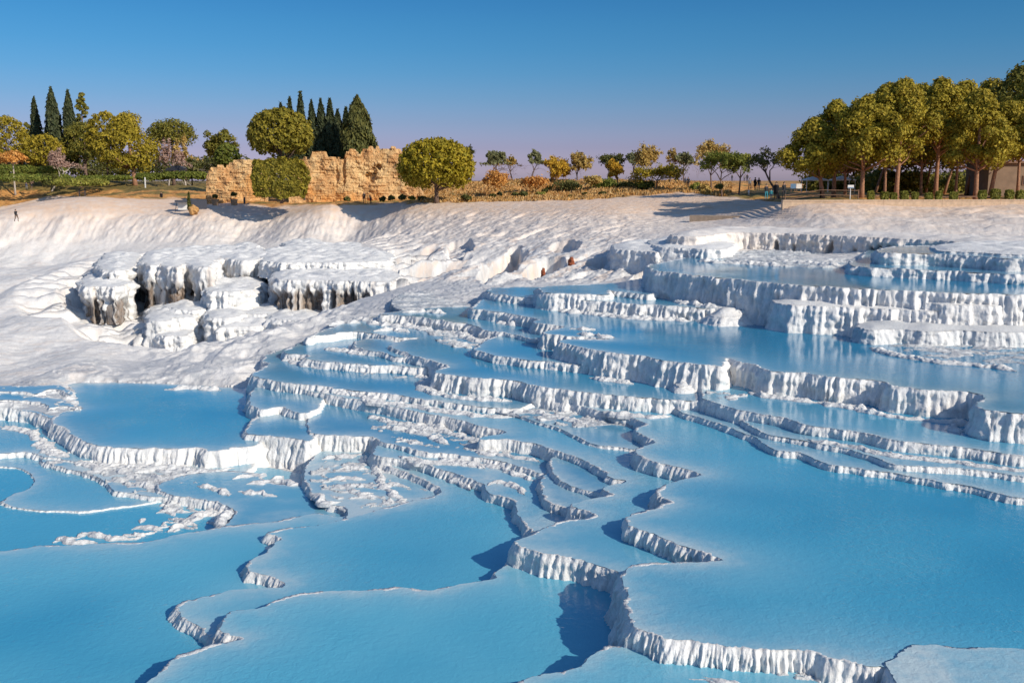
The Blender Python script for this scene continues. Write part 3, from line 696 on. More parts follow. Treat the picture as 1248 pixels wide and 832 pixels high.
# ------------------------------------------------------------------ the ground: one sheet through levels read along the slope
CTRL = [  # px, py, level
 (1400,252,-2.2),(1248,252,-2.2),(1100,252,-2.25),(960,252,-2.25),(1248,275,-3.3),(1100,275,-3.4),(1000,275,-3.5),(950,268,-3.3),(900,272,-3.8),
 (1248,262,-2.75),(1100,262,-2.8),(1000,262,-2.8),(1400,275,-3.3),
 (870,278,-4.0),(820,289,-4.7),(790,300,-5.3),(945,251,-2.4),(900,251,-2.65),(850,250,-2.8),(800,250,-2.9),(900,262,-3.4),(850,262,-3.6),(800,262,-3.8),
 (760,300,-5.4),(740,312,-5.9),(700,322,-6.4),(650,335,-6.95),(600,345,-7.25),(540,350,-7.7),(500,365,-8.1),(450,375,-8.45),(420,392,-8.6),(380,405,-8.75),(340,420,-8.95),
 (316,432,-9.2),(290,438,-9.3),(262,446,-9.5),(235,453,-9.68),(205,461,-9.95),(170,464,-10.08),(100,465,-10.3),(50,470,-10.4),
 (700,290,-5.3),(600,290,-5.9),(540,290,-6.4),(700,265,-4.0),(600,265,-4.4),(520,268,-5.0),(650,310,-6.3),(580,320,-6.9),(520,325,-7.6),(610,330,-7.9),(560,310,-6.8),
 (760,255,-3.2),(700,248,-2.8),(600,248,-3.0),(500,251,-3.45),(400,254,-3.9),(250,260,-4.8),(100,266,-5.5),(0,270,-5.9),(-150,275,-6.2),
 (600,242,-2.6),(700,240,-2.3),(800,236,-1.8),(500,245,-3.2),(400,247,-3.5),(250,250,-4.0),(100,245,-4.0),(0,243,-3.9),(-150,243,-3.9),(250,240,-3.5),
 (420,288,-7.6),(300,291,-8.2),(200,292,-8.3),(100,296,-8.9),(0,300,-9.3),(-150,305,-9.8),(450,302,-7.5),(400,305,-7.7),(300,308,-8.15),(230,310,-8.3),(150,310,-8.9),(480,318,-7.9),
 (350,325,-9.4),(330,345,-10.4),(290,365,-11.4),(220,388,-12.0),(170,395,-12.0),(160,350,-10.6),(290,400,-12.3),(360,395,-10.6),(400,378,-10.0),(440,365,-9.3),(300,418,-11.8),(250,425,-12.4),(215,434,-12.7),
 (150,400,-12.1),(0,330,-10.0),(60,330,-9.9),(0,380,-11.6),(60,370,-11.0),(110,345,-9.9),(100,390,-11.4),(112,425,-12.6),(60,440,-12.4),(0,465,-11.6),(0,445,-12.1),(140,440,-12.7),(-150,400,-12.2),(-150,470,-11.7),
 (1160,380,-5.85),(1248,380,-5.85),(1130,382,-5.95),(1150,396,-6.35),(1248,396,-6.35),(1060,406,-7.2),(1150,412,-6.8),(1248,412,-6.8),(1150,428,-7.25),(1248,430,-7.25),(1120,434,-7.5),(1248,448,-7.5),(1100,412,-7.0),(1400,395,-6.3),(1100,398,-6.7),(1112,386,-6.15),
 (1000,310,-5.0),(900,310,-5.1),(840,314,-5.25),(1040,316,-5.05),(1000,308,-5.2),(900,308,-5.25),(780,322,-5.9),(770,335,-6.4),
]
FARC = [(300, 166, -3.4), (450, 165, -3.3), (380, 190, -2.9), (970, 93, -1.95), (1100, 93, -1.9), (1248, 93, -1.88), (1420, 93, -1.88), (1000, 108, -1.9), (1150, 108, -1.85), (1330, 108, -1.85), (1100, 130, -1.8), (1250, 130, -1.8), (-900, 260, 0), (0, 260, 0), (300, 260, -.8), (-150, 215, -1.0), (0, 215, -1.0), (130, 215, -1.0), (250, 215, -1.3), (350, 230, -1.5), (600, 165, -.6), (700, 160, -.6), (800, 155, -.7), (520, 172, -1.3), (600, 200, -.6), (700, 200, -.6), (800, 200, -.8), (900, 145, -1.2), (450, 175, -2.4), (900, 260, -1.8), (2200, 260, -1.6), (-900, 420, -3.2), (0, 420, -2.6), (900, 420, -2.2), (2200, 420, -2.0)]
cx = []
for px, py, z in CTRL:
    q = at(px, py, z); cx.append((q[0], q[1], z))
for px, d, z in FARC:
    cx.append(((px - 624) / F * d, d, z))
for nm, p in POOLS.items():           # the bed under the pools
    if p['kind'] != 'pool': continue
    w = p['raw'].mean(0); cx.append((w[0], w[1], p['z'] - .9))
cx = np.array(cx)
def warp(x, y):
    r = np.maximum(np.hypot(x, y), 3.)
    return np.stack([np.arctan2(x, y) * 3.2, np.log(r) * 2.2], -1)
def tps(r2): return .5 * r2 * np.log(r2 + 1e-12)
_W = warp(cx[:, 0], cx[:, 1]); _n = len(cx)
_K = tps(((_W[:, None] - _W[None]) ** 2).sum(-1)) + np.eye(_n) * 2e-3
_Pm = np.column_stack([np.ones(_n), _W])
_S = np.linalg.solve(np.block([[_K, _Pm], [_Pm.T, np.zeros((3, 3))]]), np.concatenate([cx[:, 2], np.zeros(3)]))

def base_z(x, y):
    x = np.asarray(x, float).ravel(); y = np.asarray(y, float).ravel()
    out = np.empty(len(x))
    for i in range(0, len(x), 40000):
        w = warp(x[i:i + 40000], y[i:i + 40000])
        r2 = ((w[:, None] - _W[None]) ** 2).sum(-1)
        out[i:i + 40000] = tps(r2) @ _S[:_n] + _S[_n] + w @ _S[_n + 1:]
    r = np.hypot(x, y)
    k = sstep(240, 420, r)
    return out * (1 - k) + (-2.4) * k

def pxpy(x, y, z):
    c, s = math.cos(PITCH), math.sin(PITCH)
    dz = y * c - z * s; up = y * s + z * c
    return 624 + F * x / dz, 416 - F * up / dz

POLY = lambda *pts: np.array(pts, float)
EDGE_X = np.array([-400, 0, 100, 250, 330, 400, 500, 600, 700, 780, 830, 870, 955, 1248, 1700.])
EDGE_Y = np.array([243, 237.5, 240, 244, 252, 250, 247.5, 246.5, 244, 240, 234, 238, 247, 247, 247.])   # where the white stone ends and the dry soil begins

def detail(x, y, z):
    """relief, wetness and colour masks of the ground at points of the smooth sheet"""
    r = np.hypot(x, y)
    px, py = pxpy(x, y, z)
    edge = np.interp(px, EDGE_X, EDGE_Y)
    soil = sstep(1.2, -1.2, py - edge + 1.2 * pn(x / 6, y / 6, 70) + .8 * pn(x / 2, y / 2, 71))
    soil = np.where(r > 230, 1.0, soil)
    wet = np.zeros_like(x); tan = np.zeros_like(x); green = np.zeros_like(x)
    # wet shelf running down from the middle of the slope to the left pool
    SX = np.array([-100, 0, 60, 180, 250, 310, 380, 450, 540, 620, 700, 790]); SY = np.array([474, 472, 468, 455, 446, 434, 408, 378, 352, 341, 325, 315])
    sy = np.interp(px, SX, SY)
    shelf = np.exp(-((py - sy - 6) / 17.) ** 2) * (px < 800)
    right = sstep(990, 1080, px) * sstep(378, 390, py) * sstep(460, 440, py)
    right2 = sstep(880, 930, px) * sstep(300, 308, py) * sstep(335, 325, py)
    shelf = np.maximum(shelf, np.maximum(right, right2))
    wet = .75 * shelf * sstep(-.35, .3, fbm(x / 2.2, y / .9, 3, 75) + .15)
    # slope of the middle: runnels that lean with the flow
    slope = sstep(430, 520, px) * sstep(845, 740, px) * sstep(250, 268, py) * sstep(350, 335, py)
    left = sstep(200, 100, px) * sstep(285, 310, py)
    gorge = sstep(120, 200, px) * sstep(460, 400, px) * sstep(295, 320, py) * sstep(445, 430, py)
    cliff = sstep(620, 430, px) * sstep(258, 266, py) * sstep(300, 290, py)
    ca, sa = math.cos(math.radians(38)), math.sin(math.radians(38))
    a = x * ca + y * sa * .6; b = -x * sa + y * ca * .6
    run = fbm(a / 5., b / 1.6, 4, 80)
    lump = fbm(x / 2.2, y / 3.5, 4, 85)
    h = slope * (.20 * run * (.4 + sstep(290, 330, py)) + .09 * lump + .07 * fbm(a / 2.4, b / .6, 3, 88) + .03 * fbm(x / .5, y / .6, 2, 89) - .35 * sstep(.35, .8, pn(a / 4.5, b / 1.3, 92)))
    hol = sstep(.1, .6, pn(a / 9., b / 5., 91)) * slope * sstep(300, 318, py)
    h = h - 1.2 * hol
    for hx, hy, rx, ry, dp in ((612, 322, 21, 19, 1.9), (662, 326, 20, 12, 1.5), (560, 300, 16, 9, .8), (735, 318, 22, 7, .9), (690, 300, 18, 7, .7)):
        qx = (px - hx + (py - hy) * 1.1) / rx; qy = (py - hy) / ry
        q = qx * qx + qy * qy + .45 * fbm(x / 2.5, y / 2.5, 3, 93)
        h = h - dp * sstep(1.15, .75, q) * (px > 480)
    wet = np.maximum(wet, .35 * slope * sstep(.0, .5, -lump))
    # white domes on the left: long smooth folds running downhill
    fold = np.abs(pn(x / 6.5 + .5 * pn(x / 9, y / 9, 95), y / 40. + x / 30., 94)) * 2
    h = h + left * (.55 * fold - .2 + .10 * np.abs(pn(x / 1.8, y / 14, 96)) + .05 * fbm(x / 1.6, y / 1.6, 4, 98))
    h = h + gorge * (.5 * fbm(x / 3., y / 4., 4, 99))
    fl = billow(x / 1.3 + .4 * pn(x / 3, y / 3, 101), y / 20., 102)
    h = h + cliff * (.10 * fl * sstep(-.1, .5, pn(x / 5, y / 9, 109)) + .38 * fbm(x / 5., y / 9., 4, 103) + .07 * fbm(x / .6, y / 3., 2, 104))
    tan = np.maximum(tan, .5 * sstep(285, 255, py) * sstep(500, 700, -px + 900) * sstep(-.2, .5, pn(x / 5., y / 14., 105) + .3 * pn(x / 1.2, y / 6., 106)))
    tan = np.maximum(tan, .10 + .50 * sstep(320, 258, py) + .5 * sstep(272, 250, py))
    tan = np.maximum(tan, .8 * sstep(262, 250, py) * sstep(.0, .35, pn(x / 14., y / 5., 107) + .12))
    plain = sstep(900, 980, px) * sstep(286, 276, py) * (1 - soil)
    h = h + plain * (.09 * fbm(x / 3.5, y / 3.5, 4, 110) + .22 * sstep(.1, .5, pn(x / 4.0, y / 3.0, 113)) * sstep(1080, 1140, px)) * sstep(250, 258, py)
    wet = np.maximum(wet, .25 * plain * sstep(-.2, .4, pn(x / 5, y / 2.5, 115)))
    h = h + (.04 + .03 * slope + .03 * cliff) * fbm(x / .9, y / .9, 4, 120, .65) * (r < 230)
    sp = sstep(.12, .5, fbm(a / 1.8, b / .55, 4, 121, .7))
    wet = np.maximum(wet, .5 * np.maximum(slope, np.maximum(.25 * left, .5 * gorge)) * sp)
    tan = np.maximum(tan, .55 * np.maximum(slope, .5 * left) * sstep(.05, .5, fbm(a / 2.6, b / .9, 4, 127, .65)))
    wet = np.maximum(wet, .5 * cliff * sstep(.1, .5, fbm(x / .8, y / 7., 4, 122, .65)))
    # little stepped basins on the wet shelf and at the stairs
    zz = z + h
    st = .13
    q = (zz + .16 * fbm(x / 3., y / 3., 3, 125)) / st
    fr = q - np.floor(q)
    stepped = (np.floor(q) + sstep(.55, 1.0, fr) - .15 * np.exp(-((fr - .55) / .12) ** 2) * -1) * st - .16 * fbm(x / 3., y / 3., 3, 125)
    zz = zz * (1 - shelf) + stepped * shelf
    wet = wet * (1 - shelf) + shelf * wet * (.45 + .55 * sstep(.6, .35, fr))
    stair = sstep(835, 870, px) * sstep(985, 955, px) * sstep(240, 244, py) * sstep(268, 264, py)
    q = z / .17; fr = q - np.floor(q)
    zz = zz * (1 - stair) + stair * (np.floor(q) + sstep(.8, 1., fr)) * .17
    tan = np.maximum(tan, .8 * sstep(770, 830, px) * sstep(975, 955, px) * sstep(236, 242, py) * sstep(272, 264, py))
    # dry soil: hummocks and tussocks
    zz = zz + soil * (r < 420) * np.where(px > 945, .35, 1.) * (.28 * fbm(x / 5., y / 5., 4, 130) + .12 * fbm(x / 1.2, y / 1.2, 3, 133))
    green = soil * sstep(.05, .4, fbm(x / 11., y / 7., 3, 140)) * .8
    green = np.where((px < 262) & (py < 232), np.maximum(green, .75 * soil), green)
    return zz, np.clip(wet, 0, 1), tan, soil, green

az = np.radians(np.linspace(-39, 39, 1420))
rr = np.concatenate([np.geomspace(15, 46, 150, endpoint=False), np.geomspace(46, 260, 760, endpoint=False), np.geomspace(260, 9000, 60)])
AZ, RR = np.meshgrid(az, rr)
gx = (np.sin(AZ) * RR).ravel(); gy = (np.cos(AZ) * RR).ravel()
# smooth sheet on a coarse grid, then bilinear
azc = np.linspace(az[0], az[-1], 180); lrc = np.linspace(math.log(15), math.log(9000), 420)
ZA, ZL = np.meshgrid(azc, lrc)
zc_ = base_z(np.sin(ZA) * np.exp(ZL), np.cos(ZA) * np.exp(ZL)).reshape(ZA.shape)
def sheet_z(x, y):
    x = np.asarray(x, float); y = np.asarray(y, float)
    a = np.clip((np.arctan2(x, y) - azc[0]) / (azc[1] - azc[0]), 0, len(azc) - 1.001)
    l = np.clip((np.log(np.maximum(np.hypot(x, y), 15.1)) - lrc[0]) / (lrc[1] - lrc[0]), 0, len(lrc) - 1.001)
    ai = a.astype(int); li = l.astype(int); fa = a - ai; fl = l - li
    return (zc_[li, ai] * (1 - fa) + zc_[li, ai + 1] * fa) * (1 - fl) + (zc_[li + 1, ai] * (1 - fa) + zc_[li + 1, ai + 1] * fa) * fl
def ground(x, y):
    """relative level of the finished ground under one point"""
    x = np.atleast_1d(np.asarray(x, float)); y = np.atleast_1d(np.asarray(y, float))
    return float(detail(x, y, sheet_z(x, y))[0][0])
gz, gw, gt, gs, gg = detail(gx, gy, sheet_z(gx, gy))
PT = np.stack([gx, gy], -1)
for nm, p in POOLS.items():
    m = inside(PT, p['cr'])
    if p['kind'] == 'pool':
        gz[m] = np.minimum(gz[m], p['z'] - .35)
        if nm in ('G1', 'U1', 'P1', 'P1b', 'T1', 'V1', 'V2b', 'X3'):      # the shore rises gently from the water
            lo, hi = p['cr'].min(0) - 5, p['cr'].max(0) + 5
            c = np.where((gx > lo[0]) & (gx < hi[0]) & (gy > lo[1]) & (gy < hi[1]) & ~m & (gz > p['z'] - .1))[0]
            q = p['cr'][::2]; q = q[in_view(q, .2)]
            for k in range(0, len(c), 4000):
                cc = c[k:k + 4000]
                dd = np.sqrt(((PT[cc, None, :] - q[None]) ** 2).sum(-1).min(1))
                lim = p['z'] - .04 + (.42 if nm == 'G1' else .16) * dd + (.12 if nm == 'G1' else .06) * fbm(gx[cc] / 1.2, gy[cc] / .9, 3, 150)
                gz[cc] = np.where(dd < 4.5, np.minimum(gz[cc], lim + 3. * sstep(3., 4.5, dd)), gz[cc])
    elif nm.startswith('K_'):
        y0_, y1_ = p['cr'][:, 1].min(), p['cr'][:, 1].max()
        gz[m] = np.minimum(gz[m], p['z'] - .12 + .3 * np.maximum(0, gy[m] - (y0_ + .45 * (y1_ - y0_))))
        lo, hi = p['cr'].min(0) - 9, p['cr'].max(0) + 9
        c = np.where((gx > lo[0]) & (gx < hi[0]) & (gy > lo[1]) & (gy < hi[1]) & ~m & (gz > p['z'] - p['drop'] * .9))[0]
        q = p['cr']; cen = q.mean(0); vd = -cen / np.hypot(*cen)
        for k in range(0, len(c), 4000):
            cc = c[k:k + 4000]
            df = PT[cc, None, :] - q[None]
            d2 = (df ** 2).sum(-1); bi = d2.argmin(1); dd = np.sqrt(d2[np.arange(len(cc)), bi])
            dr = df[np.arange(len(cc)), bi]; dr /= np.maximum(np.linalg.norm(dr, axis=1, keepdims=True), 1e-6)
            fr = sstep(-.25, .35, dr @ vd + .15 * pn(gx[cc] / 2, gy[cc] / 2, 160))
            R_ = 2.2 + p['drop'] * 1.1
            lim = p['z'] - p['drop'] * .93 + .16 * fbm(gx[cc] / 2.2, gy[cc] / 2.2, 3, 161) + np.maximum(0, dd - R_ * .8) * 1.3
            gz[cc] = gz[cc] - fr * np.maximum(0, gz[cc] - lim)
    elif nm != 'WF':
        gz[m] = np.minimum(gz[m], p['z'] - .12)
nr, nc = AZ.shape
ii = np.arange(nr * nc).reshape(nr, nc)
Q = np.stack([ii[:-1, :-1], ii[:-1, 1:], ii[1:, 1:], ii[1:, :-1]], -1).reshape(-1, 4)
terrain = mesh_np('ground', np.column_stack([gx, gy, gz + ZC]), Q, M['trav'], attrs=dict(wet=gw, stain=np.zeros(len(gx)), tan=gt, soil=gs, green=gg))
struct(terrain, 'white travertine slopes with orange dry soil beyond their edge')
# ------------------------------------------------------------------ vegetation
M['bark'] = simple('bark', (.16, .10, .07), .9, .35, 6, .6)
M['pinebark'] = simple('pine_bark', (.34, .17, .095), .9, .35, 5, .6)
M['palebark'] = simple('pale_bark', (.42, .36, .30), .85, .25, 6, .4)
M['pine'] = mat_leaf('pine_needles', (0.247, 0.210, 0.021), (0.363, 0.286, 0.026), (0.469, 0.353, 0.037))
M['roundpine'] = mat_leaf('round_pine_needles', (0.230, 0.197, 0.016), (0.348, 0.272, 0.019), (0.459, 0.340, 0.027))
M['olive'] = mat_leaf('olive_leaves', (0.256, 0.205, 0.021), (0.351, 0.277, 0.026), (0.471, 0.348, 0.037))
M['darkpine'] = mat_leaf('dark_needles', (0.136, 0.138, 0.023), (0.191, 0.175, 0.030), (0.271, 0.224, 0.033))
M['cypress'] = mat_leaf('cypress_leaves', (0.032, 0.044, 0.020), (0.054, 0.068, 0.028), (0.083, 0.092, 0.036), .1)
M['clipped'] = mat_leaf('clipped_leaves', (0.169, 0.153, 0.019), (0.263, 0.217, 0.024), (0.365, 0.288, 0.038))
M['green'] = mat_leaf('green_leaves', (0.112, 0.147, 0.024), (0.173, 0.199, 0.033), (0.243, 0.250, 0.046))
M['greygreen'] = mat_leaf('grey_green_leaves', (0.157, 0.166, 0.072), (0.231, 0.234, 0.108), (0.315, 0.302, 0.144))
M['yellow'] = mat_leaf('yellow_leaves', (0.449, 0.253, 0.022), (0.607, 0.367, 0.033), (0.726, 0.481, 0.066))
M['orange'] = mat_leaf('orange_leaves', (0.515, 0.215, 0.044), (0.658, 0.316, 0.077), (0.744, 0.405, 0.121))
M['brownleaf'] = mat_leaf('brown_leaves', (0.383, 0.250, 0.070), (0.510, 0.340, 0.098), (0.606, 0.448, 0.139))
M['pinktwig'] = mat_leaf('pinkish_twigs', (0.360, 0.220, 0.170), (0.440, 0.280, 0.220), (0.500, 0.350, 0.280))
M['box'] = mat_leaf('boxwood_leaves', (0.165, 0.180, 0.030), (0.255, 0.255, 0.045), (0.360, 0.330, 0.068))
M['darkbush'] = mat_leaf('dark_bush_leaves', (0.072, 0.081, 0.023), (0.117, 0.118, 0.031), (0.180, 0.168, 0.043))

def unit(n, rs):
    v = rs.normal(size=(n, 3)); return v / np.linalg.norm(v, axis=1, keepdims=True)

def leaf_quads(C, Nn, size, rs, aspect=1.5, up=0.0):
    n = len(C)
    nr_ = Nn + rs.normal(size=(n, 3)) * .42
    nr_ /= np.maximum(np.linalg.norm(nr_, axis=1, keepdims=True), 1e-6)
    a = rs.normal(size=(n, 3)); a[:, 2] += up
    t = a - (a * nr_).sum(1, keepdims=True) * nr_; t /= np.maximum(np.linalg.norm(t, axis=1, keepdims=True), 1e-6)
    b = np.cross(nr_, t)
    s = size * (.6 + .8 * rs.rand(n, 1))
    t = t * s * aspect * .5; b = b * s * .5
    bend = nr_ * s * .18
    V = np.stack([C - t - bend, C - b * .9, C + t - bend, C + b * .9], 1).reshape(-1, 3)
    i = np.arange(n * 4).reshape(n, 4)
    return V, i

def cloud(lobes, n, size, rs, inner=.55, up=0.0, down=.35, aspect=1.5):
    """lobes (k,4+): centre, radius [and vertical squash]"""
    L = np.array([tuple(l) + (1.0,) * (5 - len(l)) for l in lobes], float)
    wgt = L[:, 3] ** 2; k = rs.choice(len(L), n, p=wgt / wgt.sum())
    u = unit(n, rs)
    u[:, 2] = np.where((u[:, 2] < -.2) & (rs.rand(n) > down), -u[:, 2], u[:, 2])
    r = L[k, 3] * (inner + (1 - inner) * rs.rand(n) ** .45)
    r *= 1 + .12 * rs.normal(size=n)
    P = L[k, :3] + u * r[:, None] * np.column_stack([np.ones(n), np.ones(n), L[k, 4]])
    return leaf_quads(P, u, size, rs, aspect, up)

def gz_at(px, d):
    x = xpix(px, 240, d); y = d
    return x, y, ground(x, y)

def trunk_mesh(parent, h, r, mat, rs, lean=(0, 0), limbs=(), n=8):
    bm = bmesh.new()
    pts = []; rad = []
    for i in range(7):
        t = i / 6
        pts.append((lean[0] * t + .05 * r * rs.normal() * 3 * t, lean[1] * t, h * t - .25 * (i == 0)))
        rad.append(r * (1.25 if i == 0 else 1) * (1 - .55 * t))
    add_tube(bm, pts, rad, n)
    for (t0, end, rr_) in limbs:
        i = t0 * 6; a = Vector(pts[int(i)]).lerp(Vector(pts[min(int(i) + 1, 6)]), i - int(i)); e = Vector(end)
        mid = a.lerp(e, .5) + Vector((0, 0, -.06 * (e - a).length))
        add_tube(bm, [a, mid, e], [rr_, rr_ * .7, rr_ * .25], 5)
    return bm_obj('trunk', bm, mat, parent, True)

def tree(name, label, px, d, top, wpx, bot, kind, leaf, n, group, size=None, trunkpx=None, bark='bark', tr=None, base=None, seed=None, cat='tree', lean=0.0):
    """bot: image row where the crown ends; trunk stands on the ground below"""
    rs = np.random.RandomState(seed if seed is not None else int(px * 13 + top * 7) % 100000)
    x, y, z = gz_at(trunkpx if trunkpx is not None else px, d)
    if base is not None: z = zpix(base, d)
    t = thing(name, label, cat, (x, y, z + ZC), 0, group)
    H = zpix(top, d) - z; Hb = max(.05, zpix(bot, d) - z); R = wpx * .5 * d / F
    ox = xpix(px, 240, d) - x
    size = size or max(.16, d * .0016)
    ch = H - Hb; lobes = []
    if kind == 'umbrella':          # stone pine: lobes over a dome
        c0 = Hb + ch * .42
        k = 26
        for i in range(k):
            u = (i + .5) / k; ph = i * 2.39996 + rs.rand() * .5
            zt = 1 - 1.45 * u; s_ = math.sqrt(max(0, 1 - zt * zt))
            rr_ = R * (.30 + .10 * rs.rand())
            lobes.append((ox + math.cos(ph) * s_ * (R - rr_ * .8), math.sin(ph) * s_ * (R - rr_ * .8), c0 + zt * (ch * .58 - rr_ * .6) * (1.0 if zt > 0 else .7), rr_, .85))
        lobes.append((ox, 0, c0, R * .55, ch * .5 / R * .9))
    elif kind == 'pine':            # tall pine: uneven tiers of tufts
        k = 30
        for i in range(k):
            f = (i + .5) / k
            prof = math.sin(math.pi * min(1, .14 + .86 * f) ** .75) ** .7 if f < .98 else .4
            ph = i * 2.39996 + rs.rand()
            rr_ = R * (.20 + .15 * rs.rand())
            q = (.35 + .65 * rs.rand() ** .6) * max(0, R * prof - rr_ * .7)
            lobes.append((ox + math.cos(ph) * q, math.sin(ph) * q, Hb + rr_ * .5 + f * (ch - rr_ * 1.4), rr_, .8))
    elif kind == 'dome':            # smooth round head of many small tufts
        c0 = Hb + ch * .45
        k = 70
        for i in range(k):
            u = (i + .5) / k; ph = i * 2.39996
            zt = 1 - 1.8 * u; s_ = math.sqrt(max(0, 1 - zt * zt))
            rr_ = R * (.17 + .06 * rs.rand())
            hz = (ch * .55 if zt > 0 else ch * .45) - rr_ * .6
            lobes.append((ox + math.cos(ph) * s_ * (R - rr_ * .7), math.sin(ph) * s_ * (R - rr_ * .7), c0 + zt * hz, rr_, .9))
    elif kind == 'loose':           # small open crown with gaps
        k = 22
        for i in range(k):
            v = unit(1, rs)[0] * rs.rand() ** .35
            rr_ = R * (.15 + .17 * rs.rand())
            lobes.append((ox + v[0] * (R - rr_), v[1] * (R - rr_), Hb + ch * .5 + v[2] * (ch * .5 - rr_ * .7), rr_, 1.0))
    elif kind == 'bush':
        k = 12
        for i in range(k):
            ph = i * 2.4; q = R * .7 * math.sqrt((i + .3) / k); rr_ = R * (.3 + .15 * rs.rand())
            lobes.append((ox + math.cos(ph) * q, math.sin(ph) * q, Hb + max(rr_ * .5, (ch - rr_) * (1 - .6 * (q / R) ** 2) * (.6 + .4 * rs.rand())), rr_, 1.0))
    if kind == 'cypress':
        f = rs.rand(n * 2) ** .8
        prof = (np.minimum(1, f / .16) ** .6) * (1 - f ** 2.2) ** .8
        keep = rs.rand(len(f)) < prof + .08; f = f[keep][:n]; prof = prof[keep][:n]
        ph = rs.rand(len(f)) * 2 * math.pi
        lump = 1 + .16 * np.sin(ph * 3 + f * 14 + rs.rand() * 6) + .10 * rs.normal(size=len(f))
        r_ = R * prof * lump * (.55 + .45 * rs.rand(len(f)) ** .5)
        C = np.column_stack([ox + np.cos(ph) * r_, np.sin(ph) * r_, Hb + f * ch])
        Nn = np.column_stack([np.cos(ph), np.sin(ph), np.full(len(f), .45)])
        V, Fq = leaf_quads(C, Nn, size, rs, 2.0, 2.2)
    elif kind == 'block':
        u = rs.rand(n, 3) * 2 - 1
        ax = rs.randint(0, 3, n); sg = np.sign(rs.rand(n) - .5); ax[(ax == 2) & (sg < 0)] = 1
        u[np.arange(n), ax] = sg * (.86 + .18 * rs.rand(n))
        u *= (1 - .15 * (np.abs(u).sum(1, keepdims=True) - 1.2).clip(0))
        u += .13 * np.column_stack([pn(u[:, 2] * 3 + u[:, 1] * 2, u[:, 0] * 3, 7), pn(u[:, 0] * 3, u[:, 2] * 3 + u[:, 1], 8), pn(u[:, 0] * 2.5, u[:, 1] * 2.5, 9)])
        Nn = np.zeros((n, 3)); Nn[np.arange(n), ax] = sg
        C = u * np.array([R, R * .8, ch * .5]) + np.array([ox, 0, Hb + ch * .5])
        V, Fq = leaf_quads(C, Nn, size, rs, 1.4)
    elif kind == 'bare':
        V = None
    else:
        V, Fq = cloud(lobes, n, size, rs, inner=.5 if kind != 'loose' else .2, down=.5 if kind in ('loose', 'dome') else .35)
    limbs = []
    tr = tr or max(.06, R * .055)
    if kind in ('umbrella', 'pine', 'loose', 'dome') and lobes:
        pick = lobes if kind != 'dome' else lobes[::5]
        for l in pick[:14]:
            zt = min(.97, max(.35, (l[2] - ch * .22) / max(H - ch * .35, .1)))
            limbs.append((zt, (l[0], l[1], l[2]), tr * .42))
    if kind == 'bare':
        bm = bmesh.new()
        def grow(p, dirn, L, r, lev):
            q = [p]; dd = Vector(dirn)
            for i in range(3):
                dd = (dd + Vector(rs.normal(size=3)) * .16 + Vector((0, 0, .05))).normalized(); q.append(q[-1] + dd * L / 3)
            add_tube(bm, q, [r, r * .85, r * .7, r * .5], 5 if lev < 3 else 3, cap=False)
            if lev >= 5: return
            for j in range(3 if lev > 0 else 5):
                a = rs.rand() * 2 * math.pi; sp = .55 + .35 * rs.rand()
                side = dd.orthogonal().normalized(); side.rotate(Matrix.Rotation(a, 3, dd))
                grow(q[-1 - (j % 2)], (dd + side * sp).normalized(), L * (.62 + .2 * rs.rand()), r * .55, lev + 1)
        ln = xpix(px, 240, d) - x
        grow(Vector((0, 0, -.2)), Vector((ln * .8 + lean, 0, Hb + .5)).normalized(), Hb + .2 + ch * .12, tr, 0)
        zs = [v.co.z for v in bm.verts]; xs = [abs(v.co.x - ox) for v in bm.verts]
        mzh = max(zs); kx = R / max(np.percentile(xs, 97), .1)
        for v in bm.verts:
            if v.co.z > Hb:
                v.co.z = Hb + (v.co.z - Hb) * ch / max(mzh - Hb, .1)
                kk = min(1, (v.co.z - Hb) / (ch * .3)); f = 1 + (kx - 1) * kk
                v.co.x = ox * kk + (v.co.x - ox * kk) * f; v.co.y *= f
        tips = np.array([tuple(v.co) for v in bm.verts if v.co.z > Hb + ch * .15])
        bm_obj('trunk', bm, M[bark], t, True)
        C = tips[rs.randint(0, len(tips), n)] + rs.normal(size=(n, 3)) * R * .06
        V, Fq = leaf_quads(C, unit(n, rs), size * .8, rs, 2.0)
    else:
        hh = Hb + ch * (.62 if kind in ('pine', 'cypress') else .4)
        if kind not in ('block', 'bush'):
            trunk_mesh(t, hh, tr, M[bark], rs, (ox * .8 + lean, 0), limbs)
        elif kind == 'block': trunk_mesh(t, H * .7, tr, M[bark], rs)
    cr = mesh_np('crown' if cat == 'tree' else 'foliage', V, Fq, M[leaf], t, smooth=False)
    return t

G_LEFT = 'trees on the rise beyond the left rim'
tree('broadleaf_tree', 'broad olive green tree cut off by the left edge of the picture', 12, 238, 142, 54, 200, 'dome', 'olive', 5000, G_LEFT)
tree('conifer_tree', 'small dull green tree just left of the shortest black cypress', 37, 262, 146, 20, 188, 'loose', 'darkpine', 1400, G_LEFT)
tree('cypress_tree', 'near black cypress, shortest and leftmost of the four spires at the left', 50, 255, 118, 15, 205, 'cypress', 'cypress', 2600, 'cypress spires at the left', .5)
tree('cypress_tree', 'tallest green cypress of the left group, right of the black one', 71, 250, 106, 22, 205, 'cypress', 'cypress', 3600, 'cypress spires at the left', .5)
tree('cypress_tree', 'green cypress between the tallest spire and the loose dark conifer', 91, 250, 110, 19, 205, 'cypress', 'cypress', 3200, 'cypress spires at the left', .5)
tree('conifer_tree', 'loose dark conifer with a ragged top right of the left cypresses', 107, 255, 111, 24, 180, 'pine', 'darkpine', 2600, G_LEFT, tr=.3)
tree('umbrella_tree', 'small flat topped tree with orange leaves and a pale straight trunk', 19, 212, 184, 32, 202, 'umbrella', 'orange', 1300, G_LEFT, bark='palebark', tr=.22)
